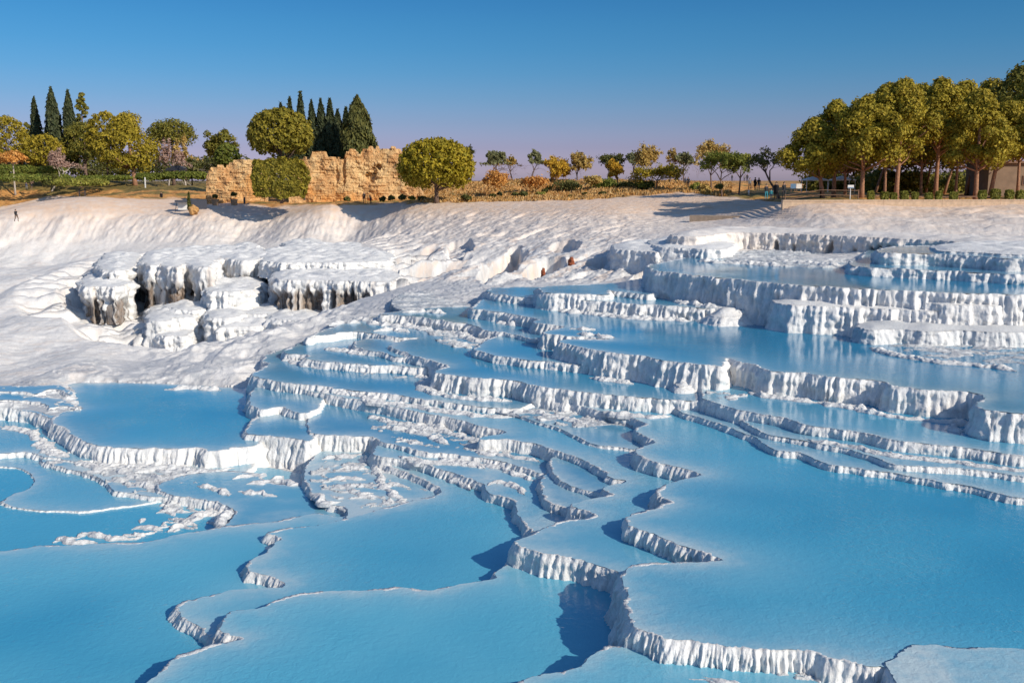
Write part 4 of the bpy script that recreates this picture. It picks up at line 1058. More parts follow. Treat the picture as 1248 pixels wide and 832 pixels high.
tree('broadleaf_tree', 'yellowish olive round tree behind the pink leafless tree', 57, 238, 164, 50, 205, 'dome', 'olive', 3600, G_LEFT)
tree('leafless_tree', 'pinkish leafless tree with a forked pale trunk below the cypresses', 64, 214, 180, 38, 208, 'bare', 'pinktwig', 1500, G_LEFT, bark='palebark', tr=.25)
tree('pine_tree', 'dark shaded pine behind the big drooping olive green tree', 106, 244, 148, 52, 208, 'umbrella', 'darkpine', 5200, G_LEFT, tr=.5)
tree('pine_tree', 'biggest drooping olive green tree at the left, hanging almost to the ground', 158, 222, 133, 84, 212, 'pine', 'olive', 10000, G_LEFT, trunkpx=166, tr=.5, bark='pinebark')
tree('pine_tree', 'yellow green rounded pine crown between the dark pine and the drooping tree', 133, 228, 136, 46, 196, 'dome', 'olive', 4200, G_LEFT)
tree('umbrella_pine', 'flat crowned pine standing right of the big drooping tree', 213, 242, 146, 58, 184, 'umbrella', 'darkpine', 4200, G_LEFT, tr=.4)
tree('leafless_tree', 'pale pink leafless tree in front of the flat crowned pine', 206, 226, 168, 34, 208, 'bare', 'pinktwig', 1300, G_LEFT, bark='palebark', tr=.2)
tree('leafless_tree', 'thin bare tree with twin white trunks near the dark car', 228, 228, 163, 26, 200, 'bare', 'brownleaf', 900, G_LEFT, bark='palebark', tr=.2)
tree('pine_tree', 'dark green pine with an open crown behind the left end of the ruin', 270, 240, 150, 56, 192, 'loose', 'darkpine', 4200, G_LEFT, tr=.4)
tree('broadleaf_tree', 'bright green rounded small tree rising over the low ruin wall', 279, 186, 175, 30, 206, 'dome', 'green', 2600, G_LEFT)
G_MID = 'trees around the ruin'
tree('topiary_tree', 'large smooth round crowned tree above the clipped green block', 344, 148, 132, 76, 193, 'dome', 'clipped', 9500, G_MID, .34, tr=.35, base=243)
tree('clipped_bush', 'tall green bush clipped to a block in front of the ruin', 343, 146.5, 192, 66, 244, 'block', 'clipped', 7000, G_MID, .32, base=246, cat='bush')
tree('round_pine', 'wide dome shaped yellow green pine on a short trunk right of the ruin', 532, 138, 169, 92, 234, 'dome', 'roundpine', 12000, G_MID, .32, tr=.32, base=246)
G_CYP = 'cypresses behind the ruin'
for px, top, w_, lb in [(346, 125, 12, 'tip of a slim cypress just above the round crowned tree'), (357, 119, 14, 'leftmost slim cypress of the row behind the ruin'), (370, 112, 15, 'second and tallest spire of the dark row behind the ruin'),
                        (383, 123, 16, 'broken topped dark cypress right of the tallest spire'), (394, 121, 18, 'greener cypress in the middle of the dark row behind the ruin'), (405, 121, 17, 'dark cypress with a needle thin tip above the dip in the ruin'),
                        (414, 134, 18, 'lower dark cypress standing over the gap between the ruin walls'), (424, 131, 17, 'dark slim cypress touching the broad green one'), (438, 117, 42, 'broad pale green cypress, widest of those behind the ruin')]:
    tree('cypress_tree', lb, px, 176 if w_ < 30 else 170, top, w_, 215 if w_ < 30 else 205, 'cypress', 'cypress' if w_ < 30 else 'darkbush', 2600 if w_ < 30 else 5200, G_CYP, .42, base=236)
G_ORCH = 'small autumn trees along the ridge'
for a in [
 ('small_tree', 'dark green tree half hidden behind the right side of the dome pine', 575, 172, 177, 20, 202, 'bare', 'darkbush', 810),
 ('small_tree', 'left of a pair of grey green trees right of the dome pine', 595, 178, 183, 18, 202, 'bare', 'greygreen', 720),
 ('small_tree', 'right of a pair of grey green trees above the orange bush', 607, 178, 184, 18, 204, 'bare', 'greygreen', 720),
 ('small_tree', 'thin nearly bare tree between the grey green pair and a dark green tree', 625, 180, 190, 16, 204, 'bare', 'brownleaf', 260),
 ('small_tree', 'dark green lollipop tree left of the yellow one', 646, 178, 183, 19, 202, 'bare', 'greygreen', 810),
 ('small_tree', 'bright yellow and orange round tree in the middle of the ridge', 671, 165, 190, 34, 222, 'bare', 'yellow', 1710),
 ('small_tree', 'brownish egg shaped tree on a dark thin trunk, alone against the sky', 704, 165, 185, 22, 211, 'bare', 'brownleaf', 1170),
 ('small_tree', 'dark green tree leaning behind the tall pale yellow one', 741, 172, 188, 24, 210, 'bare', 'darkbush', 900),
 ('small_tree', 'tall pale yellow tree with leaves down to the ground', 753, 158, 194, 19, 222, 'bare', 'yellow', 1170),
 ('small_tree', 'thin dark green flat topped tree right of the pale yellow one', 768, 168, 185, 20, 202, 'bare', 'greygreen', 720),
 ('small_tree', 'tall orange brown feathery tree with a green skirt', 794, 152, 174, 28, 206, 'bare', 'brownleaf', 1350),
 ('small_tree', 'wide low olive tree under the orange brown feathery one', 800, 146, 202, 50, 222, 'bare', 'olive', 1350),
 ('small_tree', 'wispy brown tree right of the feathery orange brown one', 816, 160, 180, 13, 204, 'bare', 'brownleaf', 300),
 ('small_tree', 'grey green tree on a bare pale trunk, alone in the gap', 834, 158, 185, 19, 204, 'bare', 'greygreen', 720),
 ('small_tree', 'tallest orange brown ragged tree near the stairs', 866, 140, 170, 34, 208, 'bare', 'brownleaf', 1350),
 ('small_tree', 'green round tree beside the tallest ragged brown one', 880, 128, 186, 38, 212, 'bare', 'green', 1710),
 ('small_tree', 'yellow green small tree on a straight dark trunk above the stairs', 900, 128, 187, 24, 208, 'bare', 'box', 1080)]:
    tree(*(a[:5] + (a[5] * 1.22,) + a[6:9] + (int(a[9] * 2.2),)), G_ORCH, None, None, 'bark', .13)
tree('leafless_tree', 'dark leaning tree with sparse grey leaves beside the people', 936, 112, 177, 44, 208, 'bare', 'darkbush', 900, G_ORCH, .2, trunkpx=951, tr=.17)
tree('dry_bush', 'big feathery orange bush right of the dome pine', 604, 148, 204, 40, 238, 'bush', 'orange', 1500, 'dry bushes on the ridge', cat='bush')
tree('dry_bush', 'low orange bush left of the yellow tree', 652, 150, 212, 40, 230, 'bush', 'orange', 1200, 'dry bushes on the ridge', cat='bush')
tree('dry_bush', 'pale yellow bush right of the brownish egg shaped tree', 722, 148, 212, 26, 226, 'bush', 'brownleaf', 800, 'dry bushes on the ridge', cat='bush')
G_SH = 'low shrubs on the orange bank'
for px, d, top, w_, bot, lf, lb in [
 (692, 152, 220, 44, 234, 'darkbush', 'widest dark green shrub below the brownish egg shaped tree'),
 (735, 150, 219, 40, 233, 'green', 'bright green mounded shrub below the pale yellow tree'),
 (762, 150, 222, 28, 234, 'darkbush', 'dark shrub right of the bright green mound'),
 (785, 148, 222, 30, 231, 'green', 'green shrub under the wide low olive tree'),
 (600, 146, 236, 9, 246, 'darkbush', 'small dark shrub below the feathery orange bush'),
 (609, 146, 233, 6, 246, 'cypress', 'tiny upright dark sapling on the bank right of the dome pine'),
 (628, 146, 234, 9, 244, 'darkbush', 'small round shrub below the thin bare tree'),
 (638, 145, 233, 12, 246, 'darkbush', 'shrub with two stems below the dark lollipop tree'),
 (659, 146, 236, 14, 246, 'box', 'pale green shrub at the foot of the bank below the yellow tree'),
 (664, 148, 229, 8, 240, 'darkbush', 'upright dark shrub halfway up the bank below the yellow tree'),
 (669, 152, 226, 7, 236, 'darkbush', 'narrow dark shrub high on the bank below the yellow tree'),
 (696, 143, 238, 8, 244, 'darkbush', 'small shrub at the white edge below the widest dark shrub'),
 (713, 143, 234, 7, 244, 'darkbush', 'upright small shrub at the white edge below the pale yellow bush'),
 (734, 142, 233, 11, 243, 'darkbush', 'round shrub at the white edge below the bright green mound'),
 (568, 138, 236, 14, 245, 'darkbush', 'dull green shrub under the right side of the dome pine'),
 (477, 150, 237, 10, 247, 'darkbush', 'dark shrub in front of the hole in the ruin'),
 (466, 150, 238, 9, 248, 'darkbush', 'small shrub just right of the two people at the ruin'),
 (490, 149, 236, 11, 247, 'darkbush', 'shrub in front of the right corner of the ruin'),
 (502, 147, 238, 10, 247, 'box', 'pale green shrub between the ruin and the dome pine'),
 (514, 146, 240, 12, 247, 'darkbush', 'low dark shrub left of the trunk of the dome pine'),
 (423, 152, 239, 9, 250, 'darkbush', 'low dark shrub left of the two people at the ruin'),
 (262, 158, 236, 7, 243, 'darkbush', 'clipped ball shrub in a stone pot by the dark shelter'),
 (285, 158, 233, 9, 241, 'darkbush', 'clipped ball shrub in a stone pot below the low ruin wall'),
 (858, 112, 223, 20, 240, 'brownleaf', 'straggly brown shrub at the top of the shaded stairs'),
 (876, 110, 223, 12, 232, 'darkbush', 'dark shrub under the green round tree by the stairs'),
 (848, 120, 222, 16, 232, 'box', 'yellow green shrub left of the shaded stairs')]:
    tree('shrub', lb, px, d, top, w_, bot, 'bush', lf, 420 if w_ < 20 else 900, G_SH, .24, cat='bush')
# hedges on the left
G_H = 'clipped hedges at the left'
for px, d, top, w_, bot, lf, lb in [(20, 224, 201, 46, 214, 'green', 'tall dark hedge behind the small orange tree'), (60, 220, 203, 40, 213, 'green', 'dark hedge below the pink leafless tree'),
 (40, 210, 212, 90, 222, 'green', 'long low hedge along the left edge'), (62, 206, 212, 16, 226, 'darkbush', 'square dark bush in front of the low left hedge'), (130, 214, 214, 60, 220, 'green', 'hedge in the shade of the dark pine'),
 (186, 214, 211, 34, 220, 'green', 'hedge right of the pale trunk of the drooping tree'), (228, 216, 209, 50, 219, 'green', 'hedge in front of the dark car'), (100, 205, 218, 60, 227, 'box', 'low yellow green hedge by the dark posts')]:
    tree('hedge', lb, px, d, top, w_, bot, 'block', lf, 1500, G_H, .4, base=bot, cat='hedge')

G_P = 'tall pines of the grove at the right'
PINES = [(988, 1003, 101, 140, 72, 214, 'leaning pine at the left end of the grove, its crown nearly touching the ground', 'pine'),
 (1014, 1016, 106, 118, 64, 205, 'second pine from the left end, with a short reddish trunk', 'pine'),
 (1050, 1050, 98, 111, 84, 202, 'broad front pine with a thick orange lit trunk left of the grove', 'pine'),
 (1094, 1092, 97, 91, 74, 186, 'front pine with a tall bare reddish trunk in the middle of the grove', 'pine'),
 (1140, 1140, 102, 91, 70, 176, 'straight trunked front pine with a narrow high crown', 'pine'),
 (1187, 1189, 96, 104, 72, 202, 'front pine with a slanting orange trunk near the brown building', 'pine'),
 (1222, 1206, 101, 120, 58, 194, 'pine with a thin grey trunk before the brown building', 'pine'),
 (1236, 1240, 114, 74, 92, 178, 'dark green pine rising highest at the right edge', 'darkpine'),
 (1076, 1078, 117, 97, 74, 190, 'pine at the back filling the gap between the two thick trunks', 'pine'),
 (1118, 1122, 122, 98, 66, 188, 'pine at the back behind the tall bare trunk', 'pine'),
 (1166, 1164, 120, 94, 74, 186, 'pine at the back between the high crown and the slanting trunk', 'pine'),
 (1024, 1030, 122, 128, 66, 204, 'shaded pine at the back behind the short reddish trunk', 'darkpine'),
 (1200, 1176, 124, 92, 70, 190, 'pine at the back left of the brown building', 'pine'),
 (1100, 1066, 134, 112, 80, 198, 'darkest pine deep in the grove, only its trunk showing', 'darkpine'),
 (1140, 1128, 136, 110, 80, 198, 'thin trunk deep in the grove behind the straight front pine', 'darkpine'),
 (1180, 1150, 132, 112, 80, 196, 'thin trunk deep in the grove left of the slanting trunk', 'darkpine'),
 (1256, 1262, 104, 78, 60, 190, 'pine cut off by the right edge of the picture', 'pine')]
for px, tp, d, top, w_, bot, lb, lf in PINES:
    front = d < 108
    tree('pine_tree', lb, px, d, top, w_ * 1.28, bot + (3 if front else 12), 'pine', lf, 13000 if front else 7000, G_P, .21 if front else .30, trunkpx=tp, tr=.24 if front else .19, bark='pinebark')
for px, d, top in [(1320, 96, 92), (1385, 98, 85)]:  # unseen pines, added beyond the frame to throw shade towards the stairs
    tree('pine_tree', 'unseen pine added past the right edge to cast shade', px, d, top, 76, 195, 'pine', 'pine', 3000, G_P, .4, tr=.3, bark='pinebark', seed=px)
G_B = 'clipped box bushes along the stone kerb'
for i, (px, lb) in enumerate([(1061, 'first clipped box bush, right of the thick orange trunk'), (1078, 'second clipped box bush from the thick orange trunk'), (1089, 'box bush touching the left of the tall bare trunk'), (1102, 'box bush just right of the tall bare trunk'), (1115, 'third box bush right of the tall bare trunk, small'),
   (1132, 'box bush left of the straight front pine'), (1144, 'box bush right of the straight front pine'), (1162, 'lone low box bush between two front pines'), (1197, 'box bush right of the slanting trunk'), (1213, 'box bush before the left end of the brown building'), (1230, 'tall box bush before the brown building'), (1244, 'box bush at the right edge of the picture')]):
    tree('box_bush', lb, px, 90.5, 233 + (i % 3) - (3 if px > 1190 else 0), 7.5 + (i % 2) * 1.5 + (2 if px > 1190 else 0), 244, 'block', 'box', 420, G_B, .16, cat='bush', base=245)

def thicket(name, label, mat, k, n, x0, x1, d0, d1, y0, y1, r0, r1, size, sd):
    rs = np.random.RandomState(sd); L = []
    for i in range(k):
        px = x0 + (x1 - x0) * rs.rand(); d = d0 + (d1 - d0) * rs.rand(); x = xpix(px, 240, d); r = r0 + (r1 - r0) * rs.rand()
        L.append((x, d, ZC + zpix(y0 + (y1 - y0) * rs.rand(), d), r, .9))
    V, Fq = cloud(L, n, size, rs, .3)
    o = mesh_np(name, V, Fq, M[mat], smooth=False)
    stuff(o, label, name.replace('_', ' '))
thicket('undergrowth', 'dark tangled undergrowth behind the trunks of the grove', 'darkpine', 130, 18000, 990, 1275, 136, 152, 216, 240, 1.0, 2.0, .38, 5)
thicket('far_wood', 'far mass of green and brown scrub behind the left trees', 'darkbush', 90, 12000, -20, 305, 262, 285, 196, 214, 2.0, 4.0, .6, 6)
def dry_grass():
    rs = np.random.RandomState(9); n = 26000
    px = 515 + 370 * rs.rand(n); d = 128 + 45 * rs.rand(n) ** 1.3
    x = (px - 624) / F * d * 1.013; y = d
    zz, _, _, so, _ = detail(x, y, sheet_z(x, y))
    k = (so > .5) & (fbm(x / 3., y / 2., 3, 210) > -.25)
    x, y, zz = x[k], y[k], zz[k]
    C = np.column_stack([x, y, zz + ZC + .12]); Nn = np.column_stack([rs.normal(size=len(x)) * .5, -np.ones(len(x)), np.zeros(len(x))])
    V, Fq = leaf_quads(C, Nn, .28, rs, 1.8, 3.0)
    o = mesh_np('dry_grass', V, Fq, M['drygrass'], smooth=False)
    stuff(o, 'dry orange and straw coloured grass tufts on the bank below the small trees', 'dry grass')
M['drygrass'] = mat_leaf('dry_grass_blades', (0.420, 0.220, 0.060), (0.580, 0.340, 0.120), (0.660, 0.460, 0.220))
dry_grass()
# ------------------------------------------------------------------ the ruin
def mat_stone(name, a, b, c, sc):
    n = NT(name)
    br = n.new('ShaderNodeTexBrick'); g = n.new('ShaderNodeTexCoord')
    mp = n.new('ShaderNodeMapping'); mp.inputs['Rotation'].default_value = (math.pi / 2, 0, 0)
    n.l.new(g.outputs['Object'], mp.inputs['Vector'])
    wv = n.new('ShaderNodeVectorMath'); wv.operation = 'ADD'
    nz = n.new('ShaderNodeTexNoise'); nz.inputs['Scale'].default_value = 1.1; nz.inputs['Detail'].default_value = 3
    n.l.new(mp.outputs[0], nz.inputs['Vector'])
    sc2 = n.new('ShaderNodeVectorMath'); sc2.operation = 'SCALE'; sc2.inputs['Scale'].default_value = .35
    n.l.new(nz.outputs['Color'], sc2.inputs[0]); n.l.new(mp.outputs[0], wv.inputs[0]); n.l.new(sc2.outputs[0], wv.inputs[1])
    n.l.new(wv.outputs[0], br.inputs['Vector'])
    br.inputs['Scale'].default_value = sc; br.inputs['Mortar Size'].default_value = .018; br.inputs['Mortar Smooth'].default_value = .4
    br.inputs['Color1'].default_value = a + (1,); br.inputs['Color2'].default_value = b + (1,); br.inputs['Mortar'].default_value = c + (1,)
    big = n.noise(n.pos(), .35, 5, .6)
    col = n.mix(n.ramp(big, [(.40, 0.0), (.62, .9)]), br.outputs['Color'], (.74, .50, .24))
    col = n.mix(n.ramp(n.noise(n.pos(), .22, 4), [(.52, 0.0), (.7, .8)]), col, (.62, .28, .07))
    col = n.mix(1.0, col, n.ramp(n.noise(n.pos(), 3.5, 5, .65), [(.3, .62), (.6, 1.05)]), 'MULTIPLY')
    n.bump(n.noise(n.pos(), 4, 6, .65), .7, .2)
    return n.P(color=col, rough=.92)
M['ruin'] = mat_stone('ruin_stone', (.68, .40, .17), (.60, .31, .12), (.38, .19, .075), 1.6)

def ruin(name, label, outline, d, base_py, thick, sd, holes=()):
    o = np.array(outline, float)
    xs = np.array([xpix(a, 240, d) for a, b in o]); hs = np.array([zpix(b, d) for a, b in o]); z0 = zpix(base_py, d) - .6
    x0, x1 = xs[0], xs[-1]; st = .14
    nx = int((x1 - x0) / st); nz = 60
    X = np.linspace(x0, x1, nx)
    top = np.interp(X, xs, hs)
    bl = .42
    cell = np.floor(X / .7 + .3 * np.floor(top / bl))
    top = np.round((top + .28 * pn(X / .9, X * 0, sd)) / bl * 1.0) * bl + .10 * pn(X / .3, X * 0 + 3, sd)
    top = np.maximum(top, z0 + .8)
    T = np.linspace(0, 1, nz)
    Z = z0 + (top[None] - z0) * T[:, None]
    XX = np.broadcast_to(X, Z.shape)
    row = np.floor((Z - z0) / bl); cel = np.floor(XX / .85 + .5 * (row % 2))
    rnd = np.modf(np.abs(np.sin(row * 127.1 + cel * 311.7 + sd) * 43758.5))[0]
    Y = -.16 * rnd + .35 * fbm(XX / 2.5, Z / 2.5, 4, sd + 3) - .14 * (rnd > .88) + .05 * fbm(XX / .5, Z / .5, 2, sd + 8)
    fr = np.minimum(((Z - z0) / bl) % 1, 1 - ((Z - z0) / bl) % 1)
    Y = Y + .07 * (fr < .12)
    for hx, hy, rx, ry, dep in holes:
        a = (XX - xpix(hx, 240, d)) / (rx * d / F); b_ = (Z - zpix(hy, d)) / (ry * d / F)
        q = a * a + b_ * b_ + .5 * fbm(XX / .6, Z / .6, 3, sd + 12)
        Y = Y + dep * sstep(1.0, .6, q)
    Y = Y + .10 * (T[:, None] ** 2) * (top[None] - z0) * .35
    V1 = np.stack([XX, Y, Z - z0], -1); V2 = np.stack([XX, np.broadcast_to(np.full(nx, thick), Z.shape) + .2 * fbm(XX / 2, Z / 2, 3, sd + 20), Z - z0], -1)
    V = np.concatenate([V1.reshape(-1, 3), V2.reshape(-1, 3)])
    V[:, 0] -= (x0 + x1) / 2
    i1 = np.arange(nz * nx).reshape(nz, nx); i2 = i1 + nz * nx
    q1 = np.stack([i1[:-1, :-1], i1[:-1, 1:], i1[1:, 1:], i1[1:, :-1]], -1).reshape(-1, 4)
    q2 = np.stack([i2[:-1, :-1], i2[1:, :-1], i2[1:, 1:], i2[:-1, 1:]], -1).reshape(-1, 4)
    q3 = np.stack([i1[-1, :-1], i1[-1, 1:], i2[-1, 1:], i2[-1, :-1]], -1)
    q4 = np.stack([i1[:-1, 0], i1[1:, 0], i2[1:, 0], i2[:-1, 0]], -1); q5 = np.stack([i1[:-1, -1], i2[:-1, -1], i2[1:, -1], i1[1:, -1]], -1)
    m = mesh_np(name, V, np.concatenate([q1, q2, q3, q4, q5]), M['ruin'], smooth=False, loc=((x0 + x1) / 2, d, z0 + ZC))
    return tag(m, label, 'wall', 'ruined stone walls')
ruin('ruined_wall', 'low broken sandstone wall left of the clipped green block', [(251,238),(252,214),(256,206),(262,204),(270,202),(275,206),(280,199),(286,196),(300,195),(326,196)], 166, 247, 1.8, 11)
ruin('ruined_wall', 'tallest jagged sandstone ruin wall with a dark hole and a sloping right end', [(352,200),(364,196),(372,191),(377,196),(381,187),(388,184),(395,184),(398,190),(404,193),(413,192),(418,196),(421,189),(424,184),(430,182),(436,186),(441,187),(443,182),(450,180),(481,180),(487,182),(492,188),(497,198),(503,212),(510,226),(517,240)], 163, 248, 2.6, 37,
     holes=[(452, 216, 7, 7, 1.3), (462, 203, 3.5, 4.5, 1.0), (456, 208, 5, 4, .7), (411, 214, 3, 10, .4), (420, 205, 2.5, 22, .5)])

# ------------------------------------------------------------------ built things
M['kerb'] = simple('pale_kerb_stone', (.52, .38, .26), .85, .2, 3, .3)
M['wood'] = simple('brown_wood', (.20, .11, .065), .8, .3, 8, .3)
M['darkwood'] = simple('dark_post', (.05, .04, .04), .7, .2, 8)
M['white'] = simple('white_paint', (.72, .70, .66), .6, .08, 6)
M['dark'] = simple('dark_cloth', (.06, .065, .085), .8, .2, 6)
M['bwall'] = simple('brown_plaster', (.22, .15, .10), .9, .2, 1.5, .3)
M['glass'] = NT('dark_glass').P(color=(.02, .022, .025), rough=.12)
M['blue'] = simple('blue_panel', (.10, .20, .34), .5, .1, 6)
M['pot'] = simple('stone_pot', (.34, .22, .13), .9, .25, 5, .3)
M['paint'] = NT('car_paint').P(color=(.03, .032, .04), rough=.25)
M['rubber'] = simple('rubber', (.02, .02, .02), .8, .1, 8)
M['rust'] = simple('rusty_iron', (.30, .085, .035), .85, .35, 9, .4)

def wall_run(name, label, cat, pts, top_drop, w_, mat, cap=True, lift=0.0):
    """a low wall along ground points (x, y, top)"""
    P = [Vector(p) for p in pts]
    bm = bmesh.new(); bc = bmesh.new()
    o = P[0]
    for a, b in zip(P[:-1], P[1:]):
        n_ = max(1, int((b - a).length / 1.6))
        for i in range(n_):
            p = a.lerp(b, (i + .5) / n_); L = (b - a).length / n_; rz = math.atan2(b.y - a.y, b.x - a.x)
            add_box(bm, (p.x - o.x, p.y - o.y, p.z - o.z - top_drop / 2 - .06), (L - .012, w_, top_drop), rz)
            if cap: add_box(bc, (p.x - o.x, p.y - o.y, p.z - o.z), (L - .02, w_ + .08, .12), rz)
    t = thing(name, label, cat, (o.x, o.y, o.z))
    for f, nm in ((bm, 'wall'), (bc, 'coping')):
        if len(f.verts): bm_obj(nm, f, mat, t)
        else: f.free()
    return t
d1 = 88.
wall_run('kerb_wall', 'long pale stone kerb wall below the pine grove', 'wall', [(xpix(p, 245, q), q, zpix(y_, q) + ZC) for p, y_, q in ((953, 244.6, 88.), (1100, 244.2, 88.), (1430, 243.5, 88.))], .9, .5, M['kerb'])
wall_run('kerb_wall', 'short sunlit pale stone kerb at the foot of the shaded stairs', 'wall', [(xpix(p, 262, q), q, zpix(y_, q) + ZC) for p, y_, q in ((842, 261.5, 101.), (930, 263.0, 97.))], .7, .7, M['kerb'], False)

def fence(name, label, pts, hz, rails, post_h, post_w, mat, every, rail_t=.07, posts=True):
    P = [Vector(p) for p in pts]; o = P[0]
    railmat = M['darkwood'] if name == 'wire_fence' else mat
    t = thing(name, label, 'fence', tuple(o))
    for a, b in zip(P[:-1], P[1:]):
        L = (b - a).length; n_ = max(1, round(L / every))
        for i in range(n_ + 1):
            p = a.lerp(b, i / n_) - o
            if posts:
                bm = bmesh.new(); add_box(bm, (p.x, p.y, p.z + post_h / 2 - .1), (post_w, post_w, post_h + .2)); bm_obj('post', bm, mat, t)
        for h in rails:
            bm = bmesh.new(); m = (a + b) / 2 - o; dz = (b.z - a.z)
            vs_ = add_box(bm, (m.x, m.y - post_w * .62, m.z + h), (L, rail_t * .6, rail_t), math.atan2(b.y - a.y, b.x - a.x))
            for v in vs_:
                f = ((v.co - m).xy.dot((b - a).xy.normalized())) / L
                v.co.z += dz * f
            bm_obj('rail', bm, railmat, t)
    return t
def gp(px, d, dz=0.0):
    x, y, z = gz_at(px, d); return (x, y, z + ZC + dz)
fence('rail_fence', 'brown wooden rail fence left of the thick orange trunk', [gp(957, 94), gp(1000, 93.5), gp(1046, 93)], 1, (.42, .85), .95, .09, M['wood'], 3.0)
fence('low_rail', 'low brown rail running behind the clipped box bushes', [gp(1066, 94.5), gp(1140, 94.5), gp(1260, 94.5)], 1, (.42,), .45, .09, M['wood'], 2.6, .1)
fence('wire_fence', 'wire fence on white posts at the left by the ruin', [gp(178, 205), gp(235, 205), gp(256, 200)], 1, (.5, 1.0, 1.5), 2.2, .20, M['white'], 10.5, .02)
fence('gate_posts', 'pair of dark wooden posts with a bar by the yellow green hedge', [gp(97, 203), gp(104, 203)], 1, (.9, 1.3), 1.7, .24, M['darkwood'], 1.3, .12)

def signpost():
    x, y, z = gz_at(1036, 92)
    t = thing('sign_post', 'small white and blue sign on a grey post before the grove', 'sign', (x, y, z + ZC))
    bm = bmesh.new(); add_tube(bm, [(0, 0, -.2), (0, 0, 1.15)], [.04, .04], 6); bm_obj('post', bm, M['white'], t)
    bm = bmesh.new(); add_box(bm, (0, -.05, 1.18), (.55, .04, .30)); bmesh.ops.bevel(bm, geom=bm.edges[:], offset=.012, segments=1); s_ = bm_obj('board', bm, M['white'], t)
    bm = bmesh.new(); add_box(bm, (0, -.075, 1.10), (.50, .012, .09)); bm_obj('blue_band', bm, M['blue'], s_)
signpost()
for px, m_, lb in [(966, 'blue', 'small blue information board standing left of the grove'), (973, 'white', 'small white information board standing beside the blue one')]:
    x, y, z = gz_at(px, 118); z = zpix(234, 118)
    t = thing('information_board', lb, 'sign', (x, y, z + ZC), 0, 'information boards')
    bm = bmesh.new(); add_box(bm, (-.22, 0, .3), (.06, .06, .6)); bm_obj('leg', bm, M['wood'], t)
    bm = bmesh.new(); add_box(bm, (.22, 0, .3), (.06, .06, .6)); bm_obj('leg', bm, M['wood'], t)
    bm = bmesh.new(); add_box(bm, (0, -.06, .68), (.62, .05, .55)); bm_obj('board', bm, M[m_], t)

def building():
    d = 119.; x0 = xpix(1203, 240, d); x1 = xpix(1330, 240, d); zb = ground(x0 + 3, d); zt = zpix(199, d); H = zt - zb
    t = thing('brown_building', 'long low brown building behind the pines at the right edge', 'building', ((x0 + x1) / 2, d, zb + ZC))
    W_ = x1 - x0
    bm = bmesh.new(); add_box(bm, (0, 3, H / 2 - .3), (W_, 6, H + .6)); bm_obj('wall', bm, M['bwall'], t)
    bm = bmesh.new(); add_box(bm, (0, 2.9, H + .13), (W_ + .6, 6.8, .25)); bm_obj('roof', bm, M['wood'], t)
    for i in range(3):
        xx = -W_ / 2 + 4.6 + i * 2.6
        bm = bmesh.new(); add_box(bm, (xx, -.03, H * .48), (1.2, .1, 1.1)); f = bm_obj('window', bm, M['wood'], t)
        bm = bmesh.new(); add_box(bm, (xx, -.085, H * .48), (1.0, .03, .92)); bm_obj('pane', bm, M['glass'], f)
building()
def canopy(px, lb):
    d = 126.; x = xpix(px, 240, d); z = zpix(234, d)
    t = thing('white_canopy', lb, 'canopy', (x, d, z + ZC), 0, 'white canopies in the grove')
    bm = bmesh.new()
    vs_ = [bm.verts.new(p) for p in ((-1.4, -1.2, 1.5), (1.4, -1.2, 1.5), (1.4, 1.2, 1.5), (-1.4, 1.2, 1.5), (-1.4, -1.2, 1.4), (1.4, -1.2, 1.4), (1.4, 1.2, 1.4), (-1.4, 1.2, 1.4))]; ap = bm.verts.new((0, 0, 2.0))
    for a, b in ((0, 1), (1, 2), (2, 3), (3, 0)):
        bm.faces.new((vs_[a], vs_[b], ap)); bm.faces.new((vs_[b], vs_[a], vs_[a + 4], vs_[b + 4]))
    bm.faces.new((vs_[7], vs_[6], vs_[5], vs_[4]))
    bm_obj('canopy_roof', bm, M['white'], t)
    for sx in (-1.3, 1.3):
        for sy in (-1.1, 1.1):
            bm = bmesh.new(); add_box(bm, (sx, sy, .7), (.07, .07, 1.4)); bm_obj('pole', bm, M['white'], t)
canopy(992, 'white canopy left of the leaning pine trunk'); canopy(1025, 'white canopy seen between two short reddish trunks')

def shelter():
    d = 152.; x = xpix(232, 248, d); z = zpix(257.5, d)
    t = thing('shelter', 'dark grey flat roofed shelter with white front standing on the white rim', 'shelter', (x, d, z + ZC))
    u = d / F
    bm = bmesh.new(); add_box(bm, (-9 * u, .6, 6 * u), (15 * u, .15, 9 * u)); bm_obj('front_wall', bm, M['white'], t)
    bm = bmesh.new(); add_box(bm, (-9.5 * u, .2, 12 * u), (16 * u, 1.5, 2.6 * u)); bm_obj('roof', bm, M['dark'], t)
    bm = bmesh.new(); vs_ = add_box(bm, (8.5 * u, .5, 7.5 * u), (20 * u, .3, 13 * u)); bm_obj('side_panel', bm, M['dark'], t)
    bm = bmesh.new(); add_tube(bm, [(-18.5 * u, -.2, -.1), (-16.5 * u, .2, 11 * u)], [.05, .05], 5); bm_obj('prop', bm, M['darkwood'], t)
shelter()
def rock(px, py, d, w_, h_, lb, mat, sd, cat='rock'):
    x = xpix(px, py, d); z = zpix(py, d)
    bm = bmesh.new(); bmesh.ops.create_icosphere(bm, subdivisions=4, radius=1)
    for v in bm.verts:
        c = v.co.copy(); k = 1 + .3 * float(fbm(c.x * 1.3 + sd, c.y * 1.3 + c.z * 1.7, 4, sd))
        v.co = Vector((c.x * w_ * k / 2, c.y * w_ * .45 * k, c.z * h_ * .75 * k + h_ * .25))
    o = bm_obj('boulder', bm, mat, None, True, (x, d, z + ZC)); tag(o, lb, cat)
M['ochre'] = simple('ochre_rock', (.46, .25, .09), .9, .35, 3, .5)
rock(236, 258, 149, 1.5, .95, 'ochre boulder in front of the dark shelter panel', M['ochre'], 5)
